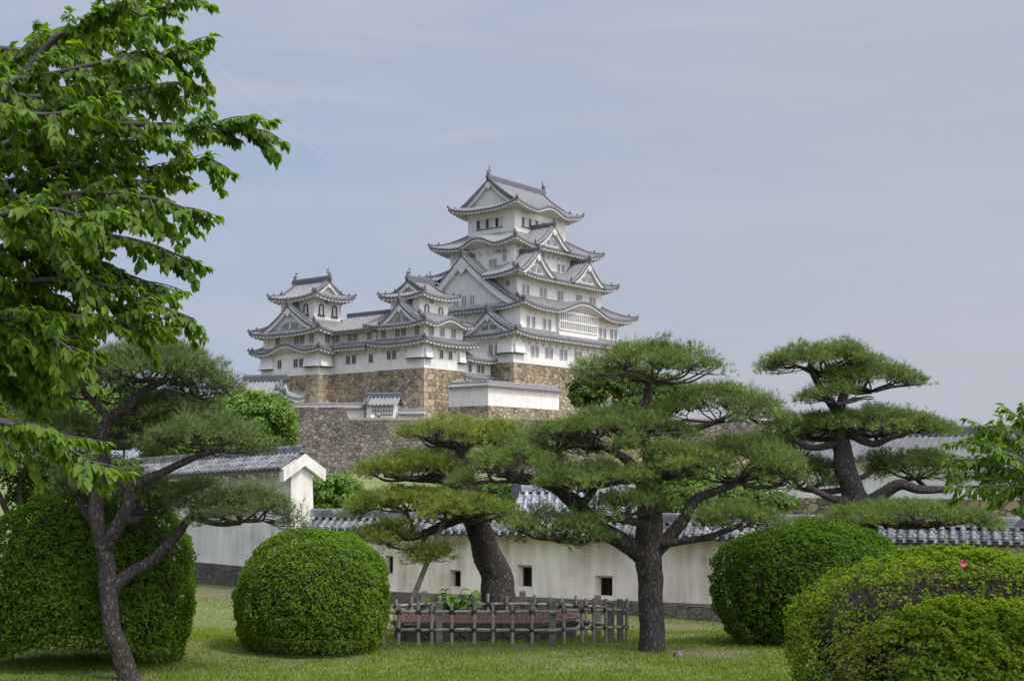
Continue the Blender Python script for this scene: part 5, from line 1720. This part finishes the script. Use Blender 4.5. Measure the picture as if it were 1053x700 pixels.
# ------------------------------------------------------------------ cherry branches reaching in from the sides
def cherry(label, Y0, base_xy, limbs, seed, leaf, dens=1.0, tw=58, trunk_r=.22, fork=(-160, 330)):
    rnd = random.Random(seed); rng = np.random.default_rng(seed)
    g = gz1(*base_xy); o = Vector((base_xy[0], base_xy[1], g))
    root = tag(empty('cherry_tree', o), label, 'cherry tree', 'cherry trees reaching into view')
    mb = MB()
    fk = at(fork[0], fork[1], Y0) - o
    pp, rr = smooth_path([(Vector((0, 0, -.2)), trunk_r * 1.3), (Vector((.05, .05, fk.z * .5)), trunk_r), (fk, trunk_r * .75)], 6)
    mb.tube(pp, rr, 10, wob=.08)
    trunk = mb.build('trunk', M['bark_cherry'], root, smooth=True)
    bb = MB(); O, D, N, L, Tn = [], [], [], [], []
    s = Y0 / F_PX
    for li, (pts, dy0, dy1) in enumerate(limbs):
        n = len(pts)
        P_ = [(at(px, py, Y0 + dy0 + (dy1 - dy0) * i / (n - 1)) - o, .030 * (1 - i / (n - 1)) + .006) for i, (px, py) in enumerate(pts)]
        P_ = [(fk, .045)] + P_
        pp, rr = smooth_path(P_, 7)
        bb.tube(pp, rr, 6)
        ltint = rnd.uniform(.35, .6)
        total = 0; last = 0
        def leafrow(path, start, step, tn):
            acc = 0
            for i in range(1, len(path)):
                seg = path[i] - path[i - 1]; l = seg.length
                k = max(1, int(l / step))
                for j in range(k):
                    if i / len(path) < start: continue
                    p = path[i - 1] + seg * (j + rnd.random()) / k
                    d = seg.normalized() if l > 0 else Vector((1, 0, 0))
                    sd_ = d.cross(Vector((0, 0, 1)))
                    if sd_.length < .1: sd_ = Vector((1, 0, 0))
                    sd_.normalize()
                    side = rnd.choice((-1, 1))
                    dirv = d * rnd.uniform(.25, .9) + sd_ * side * rnd.uniform(.25, 1.0) + Vector((0, 0, rnd.uniform(-1.5, -.2)))
                    nv = Vector((rnd.uniform(-.4, .4), rnd.uniform(-.4, .4), 1)) + d * .3
                    O.append(p + Vector((rnd.uniform(-.015, .015), rnd.uniform(-.015, .015), rnd.uniform(-.02, .005))))
                    D.append(dirv); N.append(nv); L.append(leaf * rnd.uniform(.62, 1.18)); Tn.append(min(1, max(0, tn + rnd.gauss(0, .15))))
        leafrow(pp, .35, .045 / dens, ltint)
        # side twigs
        i = 5
        while i < len(pp) - 1:
            d = (pp[i + 1] - pp[i - 1]).normalized()
            for sgn in (-1, 1):
                if rnd.random() > .85: continue
                ln = s * tw * rnd.uniform(.45, 1.15) * (1.05 - .45 * i / len(pp))
                lat = d.cross(Vector((0, 0, 1))).normalized() * sgn * rnd.uniform(.3, 1.0) + Vector((0, 0, rnd.uniform(-.95, .75))) 
                dr = (d * rnd.uniform(.5, 1.0) + lat * .8).normalized()
                q = [pp[i]]
                for k in range(1, 5):
                    dr = (dr + Vector((rnd.uniform(-.15, .15), rnd.uniform(-.15, .15), -.10))).normalized()
                    q.append(q[-1] + dr * ln / 4)
                bb.tube(q, [.008, .0065, .005, .004, .0025], 4, cap=False)
                leafrow(q, .15, .028 / dens, ltint + rnd.uniform(-.12, .12))
                for k in range(5):   # terminal fan
                    O.append(q[-1]); D.append(dr + Vector((rnd.uniform(-.8, .8), rnd.uniform(-.8, .8), rnd.uniform(-.8, .2)))); N.append(Vector((0, 0, 1)) + Vector((rnd.uniform(-.3, .3), rnd.uniform(-.3, .3), 0)))
                    L.append(leaf * rnd.uniform(.7, 1.15)); Tn.append(min(1, max(0, ltint + .15 + rnd.gauss(0, .15))))
            i += rnd.choice((1, 2, 2))
    bb.build('branches', M['bark_cherry'], root, smooth=True)
    O_, D_, N_, L_ = (np.array([tuple(x) for x in q]) for q in (O, D, N, [(l, 0, 0) for l in L]))
    L_ = L_[:, 0]
    V, F, kk = leaves(O_, D_, N_, L_, 'ovate', .52, .10, .16)
    pile = Pile(); pile.add(V, F, np.repeat(np.array(Tn), kk))
    pile.build('crown', M['cherry'], root)
    return root
cherry('large cherry tree whose leafy boughs reach in across the sky from the left edge', 10.0, (-5.6, 9.6),
       [([(-60, 150), (20, 60), (90, 35), (150, 15), (205, -8)], 0, .6),
        ([(-60, 190), (40, 115), (110, 85), (160, 62), (200, 44)], .2, .2),
        ([(-60, 190), (50, 132), (130, 128), (200, 130), (235, 126), (268, 134)], 0, -.3),
        ([(-60, 220), (40, 178), (110, 170), (170, 172), (222, 158)], .6, 1.0),
        ([(-60, 250), (40, 205), (110, 200), (160, 205), (190, 214)], -.4, -.6),
        ([(-60, 280), (30, 245), (90, 240), (150, 250), (195, 268)], .2, .2),
        ([(-60, 310), (30, 290), (90, 290), (140, 305), (200, 328)], .5, .9),
        ([(-60, 330), (10, 330), (50, 345), (85, 368)], -.6, -.8),
        ([(-80, 400), (-10, 430), (40, 446), (100, 478)], -1.2, -1.5),
        ([(-60, 150), (0, 90), (60, 75), (120, 60), (150, 48)], -.8, -1.0),
        ([(-60, 260), (-10, 225), (50, 215), (100, 228)], -1.2, -1.5),
        ([(-60, 160), (0, 140), (70, 150), (120, 160)], 1.0, 1.5),
        ([(-60, 290), (0, 270), (60, 262), (110, 270)], 1.0, 1.4),
        ([(-60, 350), (0, 310), (50, 310), (90, 322)], .9, 1.3),
        ([(-60, 360), (0, 360), (30, 372), (60, 392)], .3, .3),
        ([(30, 70), (70, 35), (110, 12), (150, -10)], -.5, -.6),
        ([(-60, 380), (-30, 380), (10, 395), (35, 410)], .8, .8),
        ([(-60, 300), (20, 240), (70, 180), (100, 110), (120, 60)], .7, .9), ([(-60, 350), (10, 300), (60, 240), (120, 190)], 1.0, 1.3),
        ([(-60, 250), (20, 200), (60, 130), (90, 70)], 1.3, 1.5), ([(-60, 340), (30, 290), (90, 250), (150, 200), (185, 160)], 1.1, 1.4),
        ([(-60, 200), (10, 220), (60, 260), (110, 310), (150, 322)], .9, .9), ([(-60, 180), (0, 190), (50, 240), (90, 290)], -.3, -.6),
        ([(-40, 150), (20, 100), (70, 90), (130, 70)], 1.7, 1.9), ([(-60, 330), (-10, 350), (30, 340), (75, 335)], .6, .5),
        ([(-70, 60), (-10, 50), (50, 52), (110, 30), (170, 30)], .9, 1.2), ([(-70, 150), (-10, 150), (50, 150), (120, 145), (180, 148)], .5, .2),
        ([(-70, 220), (-10, 190), (60, 188), (130, 185), (175, 190)], 1.5, 1.9), ([(-70, 260), (-10, 260), (60, 225), (130, 225), (180, 235)], 1.4, 1.2),
        ([(-70, 300), (-10, 285), (60, 275), (120, 280), (165, 295)], 1.6, 1.4), ([(-70, 330), (-10, 325), (50, 322), (110, 330), (160, 338)], .1, .2),
        ([(-70, 130), (-10, 100), (50, 100), (120, 95), (180, 85), (200, 92)], .8, .6), ([(20, 60), (60, 40), (100, 22), (160, 2)], 1.4, 1.4),
        ([(-70, 280), (-20, 300), (30, 330), (70, 350)], 1.2, 1.4), ([(-70, 120), (-20, 110), (40, 118), (90, 112)], -1.0, -1.2),
        ([(-60, 230), (20, 160), (90, 140), (140, 105), (185, 100)], 1.2, 1.6)],
       7, .098, 2.5, tw=66)
cherry('young cherry tree whose leafy twigs reach in from the right edge above the azalea', 13.5, (8.4, 13.4),
       [([(1150, 500), (1080, 470), (1040, 452), (1010, 440)], 0, .2), ([(1150, 520), (1080, 490), (1030, 482), (975, 470)], .2, .1),
        ([(1150, 530), (1090, 510), (1040, 500), (985, 500)], -.2, -.3), ([(1150, 540), (1090, 520), (1050, 470), (1030, 436)], .4, .4), ([(1150, 520), (1090, 500), (1045, 470), (1000, 455)], -.5, -.7), ([(1150, 540), (1100, 500), (1050, 490), (990, 485)], .5, .7), ([(1150, 540), (1100, 480), (1070, 450), (1050, 430)], -.2, -.2)],
       12, .095, 1.9, tw=50, trunk_r=.1, fork=(1165, 560))

# ------------------------------------------------------------------ bamboo fence and the grate inside it
fo = at(520, 655, 23.2); fo.z = gz1(fo.x, fo.y)
fence = tag(empty('bamboo_fence', fo), 'low grey bamboo fence tied with black rope around a red brown grate', 'fence')
def gp_(px, Y):
    k = (px - CX) / F_PX; x = k * Y * (CT + ST * -.12)
    return Vector((x, Y, gz1(x, Y)))
loop = [gp_(398, 22.9), gp_(453, 22.75), gp_(567, 22.6), gp_(600, 23.2), gp_(641, 23.9), gp_(612, 25.0), gp_(537, 25.2), gp_(439, 25.2), gp_(401, 24.6), gp_(398, 22.9)]
rnd = random.Random(2)
def rail_pt(px, seg):
    a, b_ = loop[seg], loop[seg + 1]
    pa = a.x / a.y; pb = b_.x / b_.y; pk = (px - CX) / F_PX / (CT - .12 * ST)
    t_ = (pk * a.y - a.x) / ((b_.x - a.x) - pk * (b_.y - a.y))
    return a.lerp(b_, t_)
stakes = [(0, 399), (0, 414), (0, 434), (1, 447), (1, 467), (1, 489), (1, 508), (1, 527), (1, 546), (2, 578), (2, 596), (3, 607), (3, 619), (3, 640), (4, 632), (4, 621), (5, 600), (5, 590), (5, 575), (5, 564), (5, 549),
          (6, 521), (6, 503), (6, 488), (6, 470), (6, 455), (7, 426), (7, 411)]
for seg, px in stakes:
    p = rail_pt(px, seg) - fo
    mb = MB(); h = rnd.uniform(.70, .80)
    lx, ly = rnd.uniform(-.02, .02), rnd.uniform(-.02, .02)
    off = Vector((0, -.045, 0))
    pts = [p + off + Vector((lx * q, ly * q, h * q)) for q in (0, .25, .5, .75, 1.0)]
    pts[0].z -= .1
    mb.tube(pts, [.031, .030, .032, .029, .030], 8)
    mb.build('stake', M['bamboo'], fence, smooth=False)
for seg, px, tall in ((1, 454, .80), (2, 567, .82), (5, 612, .86), (6, 537, .88), (7, 439, .88), (3, 625, .78), (3, 634, .82)):
    p = rail_pt(px, seg) - fo; tall -= .06; mb = MB(); w2 = .06
    p = p + Vector((0, .06, 0))
    r_ = rnd.uniform(-.1, .1)
    q = [(math.cos(r_ + math.pi / 4 + k * math.pi / 2) * w2 * 1.41, math.sin(r_ + math.pi / 4 + k * math.pi / 2) * w2 * 1.41) for k in range(4)]
    mb.hexa([(p.x + a, p.y + b_, p.z - .1) for a, b_ in q] + [(p.x + a, p.y + b_, p.z + tall) for a, b_ in q])
    mb.hexa([(p.x + a, p.y + b_, p.z + tall) for a, b_ in q] + [(p.x + a * .7, p.y + b_ * .7, p.z + tall + .02) for a, b_ in q])
    mb.build('post', M['post'], fence)
for i in range(len(loop) - 1):
    a, b_ = loop[i] - fo, loop[i + 1] - fo
    for hz in (.27, .585):
        mb = MB(); up_ = Vector((0, 0, hz))
        e = (b_ - a).normalized() * .10
        n = 6
        mb.tube([(a - e).lerp(b_ + e, k / n) + up_ + Vector((0, 0, rnd.uniform(-.008, .008))) for k in range(n + 1)], [.029 * rnd.uniform(.93, 1.07) for k in range(n + 1)], 8)
        # rope lashings where stakes cross
        for seg, px in stakes:
            if seg != i: continue
            p = rail_pt(px, seg) - fo + Vector((0, -.02, hz))
            mb.mi = 1
            dv = (b_ - a).normalized()
            for tw_ in (-1, 1):
                for k in (-.012, .012):
                    q0 = p + dv * (.045 + k) + Vector((0, -.032, .045 * tw_)); q1 = p - dv * (.045 - k) + Vector((0, -.032, -.045 * tw_))
                    mb.tube([q0, (q0 + q1) / 2 + Vector((0, -.03, 0)), q1], .0085, 4)
            mb.tube([p - dv * .03, p + dv * .03], .041, 8)
            mb.mi = 0
        mb.build('rail', [M['bamboo'], M['tie']], fence)
# grate
a, b_, c_, d_ = gp_(408, 23.35), gp_(556, 23.15), gp_(598, 24.1), gp_(405, 24.7)
e_ = gp_(585, 24.7)
go = (a + c_) / 2; go.z = gz1(go.x, go.y)
cov = tag(empty('well_cover', go), 'red brown lattice grate lying over a mossy stone curb inside the bamboo fence', 'grate')
poly = [a, b_, c_, e_, d_]
ZG = .34
def inside(p):
    c = True
    for i in range(len(poly)):
        q, r_ = poly[i], poly[(i + 1) % len(poly)]
        if (r_.x - q.x) * (p[1] - q.y) - (r_.y - q.y) * (p[0] - q.x) < 0: return False
    return True
def clip_line(p, d):
    t0, t1 = -20, 20
    for i in range(len(poly)):
        q, r_ = poly[i], poly[(i + 1) % len(poly)]
        nx_, ny_ = -(r_.y - q.y), (r_.x - q.x)
        den = nx_ * d[0] + ny_ * d[1]; num = nx_ * (p[0] - q.x) + ny_ * (p[1] - q.y)
        if abs(den) < 1e-9: 
            if num < 0: return None
            continue
        t_ = -num / den
        if den > 0: t0 = max(t0, t_)
        else: t1 = min(t1, t_)
    return (t0, t1) if t1 > t0 + .02 else None
mb = MB()
for ang, zz in ((.9, 0.0), (2.2, .012)):
    dx, dy = math.cos(ang), math.sin(ang)
    for k in range(-45, 46):
        p = (go.x - dy * k * .085, go.y + dx * k * .20)
        r_ = clip_line(p, (dx, dy))
        if r_: mb.bar([Vector((p[0] + dx * t_, p[1] + dy * t_, go.z + ZG + zz)) - go for t_ in r_], .030, .014)
for i in range(len(poly)):
    q, r_ = poly[i], poly[(i + 1) % len(poly)]
    mb.bar([Vector((q.x, q.y, go.z + ZG + .0)) - go, Vector((r_.x, r_.y, go.z + ZG + .0)) - go], .05, .035)
mb.build('grate', M['rust'], cov)
mb = MB(); cen = sum(poly, Vector()) / len(poly)
inn = [q.lerp(cen, .07) for q in poly]; inn2 = [q.lerp(cen, .2) for q in poly]
for i in range(len(poly)):
    j = (i + 1) % len(poly); 
    def zz(q, z): return Vector((q.x, q.y, go.z + z)) - go
    mb.hexa([zz(inn[i], -.1), zz(inn[j], -.1), zz(inn2[j], -.1), zz(inn2[i], -.1), zz(inn[i], ZG - .06), zz(inn[j], ZG - .06), zz(inn2[j], ZG - .06), zz(inn2[i], ZG - .06)])
mb.poly([zz(q, .02) for q in inn2])
mb.build('stone_curb', M['footing'], cov)

# broad-leaved plant inside the fence
pp0 = gp_(468, 24.9)
pr = tag(empty('leafy_plant', pp0), 'broad-leaved green plant growing at the back of the bamboo fence', 'plant')
mb = MB(); O, D, N, L = [], [], [], []
for i in range(80):
    ph = rnd.uniform(0, 2 * math.pi); rr_ = rnd.uniform(.05, .46); hh = rnd.uniform(.40, .95) * (1 - .45 * rr_)
    tip = Vector((rr_ * math.cos(ph), rr_ * math.sin(ph) * .7, hh))
    mb.tube([(0.1 * math.cos(ph), .1 * math.sin(ph), 0), tip * .6 + Vector((0, 0, .1)), tip], [.008, .007, .005], 4)
    O.append(tuple(tip)); D.append((math.cos(ph), math.sin(ph), rnd.uniform(-.6, .1))); N.append((rnd.uniform(-.4, .4), rnd.uniform(-.6, .1), 1)); L.append(rnd.uniform(.13, .23))
mb.build('stems', M['bush_dark'], pr)
V, F, kk = leaves(np.array(O), np.array(D), np.array(N), np.array(L), 'ovate', .95, .10, .12)
np_mesh('foliage', V, F, M['maple'], pr, np.repeat(np.full(len(O), .45), kk))

# leaning prop pole
q0, q1 = at(409, 622, 25.6), at(458, 531, 26.0)
q0.z = gz1(q0.x, q0.y) - .05
mb = MB(); mb.tube([q0 - q0, (q1 - q0) * .5, (q1 - q0)], [.06, .055, .048], 10, wob=.05)
o = mb.build('prop_pole', M['pole'], None, smooth=True); o.location = q0
tag(o, 'weathered wooden pole leaning under a bough of the leaning pine', 'pole')

# garden stones
def rock(px, Y, r, label, seed):
    p = gp_(px, Y); mb = MB(); rows = []
    for i in range(9):
        th = -math.pi / 2 + math.pi * i / 8; row = []
        for j in range(15):
            ph = 2 * math.pi * (j % 14) / 14
            d = Vector((math.cos(th) * math.cos(ph), math.cos(th) * math.sin(ph), math.sin(th)))
            k = 1 + .35 * mnoise.noise(d * 1.4 + Vector((seed, 0, 0))) + .12 * mnoise.noise(d * 4 + Vector((0, seed, 0)))
            row.append((d.x * r[0] * k, d.y * r[1] * k, d.z * r[2] * k + r[2] * .35))
        rows.append(row)
    mb.grid(rows); o = mb.build('garden_rock', M['rock'], None); o.location = p
    tag(o, label, 'rock')
rock(697, 21.3, (.09, .08, .07), 'small grey rock in the grass just right of the largest pine trunk', 3.0)
rock(803, 23.2, (.22, .16, .15), 'dark stone at the foot of the dome-shaped bush', 8.0)

# ------------------------------------------------------------------ two visitors on the terrace
def sitting(px, py, Y, shirt, trousers, label, hat=None, rz=0.0):
    p = at(px, py, Y)
    root = tag(empty('person', (p.x, p.y, gz1(p.x, p.y)), rz), label, 'person')
    def skinned(name, verts, edges, rad, mat):
        me = bpy.data.meshes.new(name); me.from_pydata(verts, edges, []); me.update()
        o = bpy.data.objects.new(name, me); COL.objects.link(o); o.parent = root
        md = o.modifiers.new('skin', 'SKIN')
        for i, r_ in enumerate(rad): me.skin_vertices[0].data[i].radius = (r_, r_)
        me.skin_vertices[0].data[0].use_root = True
        o.modifiers.new('sub', 'SUBSURF').levels = 1; o.modifiers['sub'].render_levels = 1
        me.materials.append(mat)
        return o
    # 0 pelvis 1 chest 2 neck 3 head 4 crown, arms 5-10, legs 11-16
    vs = [(0, 0, .50), (0, .02, .90), (0, .0, 1.08), (0, -.03, 1.22), (0, -.02, 1.33),
          (-.19, 0, 1.0), (-.25, -.08, .76), (-.16, -.30, .66), (.19, 0, 1.0), (.25, -.08, .76), (.16, -.30, .66),
          (-.1, -.05, .48), (-.14, -.45, .50), (-.14, -.48, .08), (.1, -.05, .48), (.14, -.45, .50), (.14, -.48, .08), (-.14, -.62, .05), (.14, -.62, .05)]
    es = [(0, 1), (1, 2), (2, 3), (3, 4), (1, 5), (5, 6), (6, 7), (1, 8), (8, 9), (9, 10), (0, 11), (11, 12), (12, 13), (0, 14), (14, 15), (15, 16), (13, 17), (16, 18)]
    rad = [.15, .17, .06, .105, .08, .07, .05, .04, .07, .05, .04, .09, .075, .05, .09, .075, .05, .04, .04]
    skinned('body', vs, es, rad, simple('skin', (.42, .27, .2), .6))
    skinned('shirt', [(0, .01, .52), (0, .02, .92), (-.19, 0, 1.01), (-.25, -.08, .80), (.19, 0, 1.01), (.25, -.08, .80)], [(0, 1), (1, 2), (2, 3), (1, 4), (4, 5)], [.185, .20, .095, .08, .095, .08], shirt)
    skinned('trousers', [(0, 0, .48), (-.1, -.05, .49), (-.14, -.45, .51), (-.14, -.48, .16), (.1, -.05, .49), (.14, -.45, .51), (.14, -.48, .16)], [(0, 1), (1, 2), (2, 3), (0, 4), (4, 5), (5, 6)], [.17, .12, .10, .075, .12, .10, .075], trousers)
    skinned('hair', [(0, .01, 1.27), (0, .0, 1.36)], [(0, 1)], [.115, .085], hat or simple('dark_hair', (.02, .015, .012), .7))
    mb = MB(); mb.box(-.35, .35, -.2, .25, 0, .40)
    o = mb.build('seat_stone', M['rock'], None); o.location = root.location; o.rotation_euler = (0, 0, rz)
    return root, o
r_, st_ = sitting(383, 428, 181, simple('white_shirt', (.85, .85, .86), .8, .05), simple('pale_trousers', (.45, .45, .5), .8), 'person in a white shirt sitting on the terrace before the small shed')
tag(st_, 'squared stone that the person in the white shirt sits on', 'stone')
r_, st_ = sitting(389.5, 428, 181.2, simple('navy_shirt', (.03, .035, .06), .8), simple('black_trousers', (.03, .03, .035), .8), 'person in dark clothes and a white hat sitting beside the one in white', hat=simple('white_hat', (.8, .8, .78), .8, .05), rz=.3)
tag(st_, 'squared stone that the person in dark clothes sits on', 'stone')
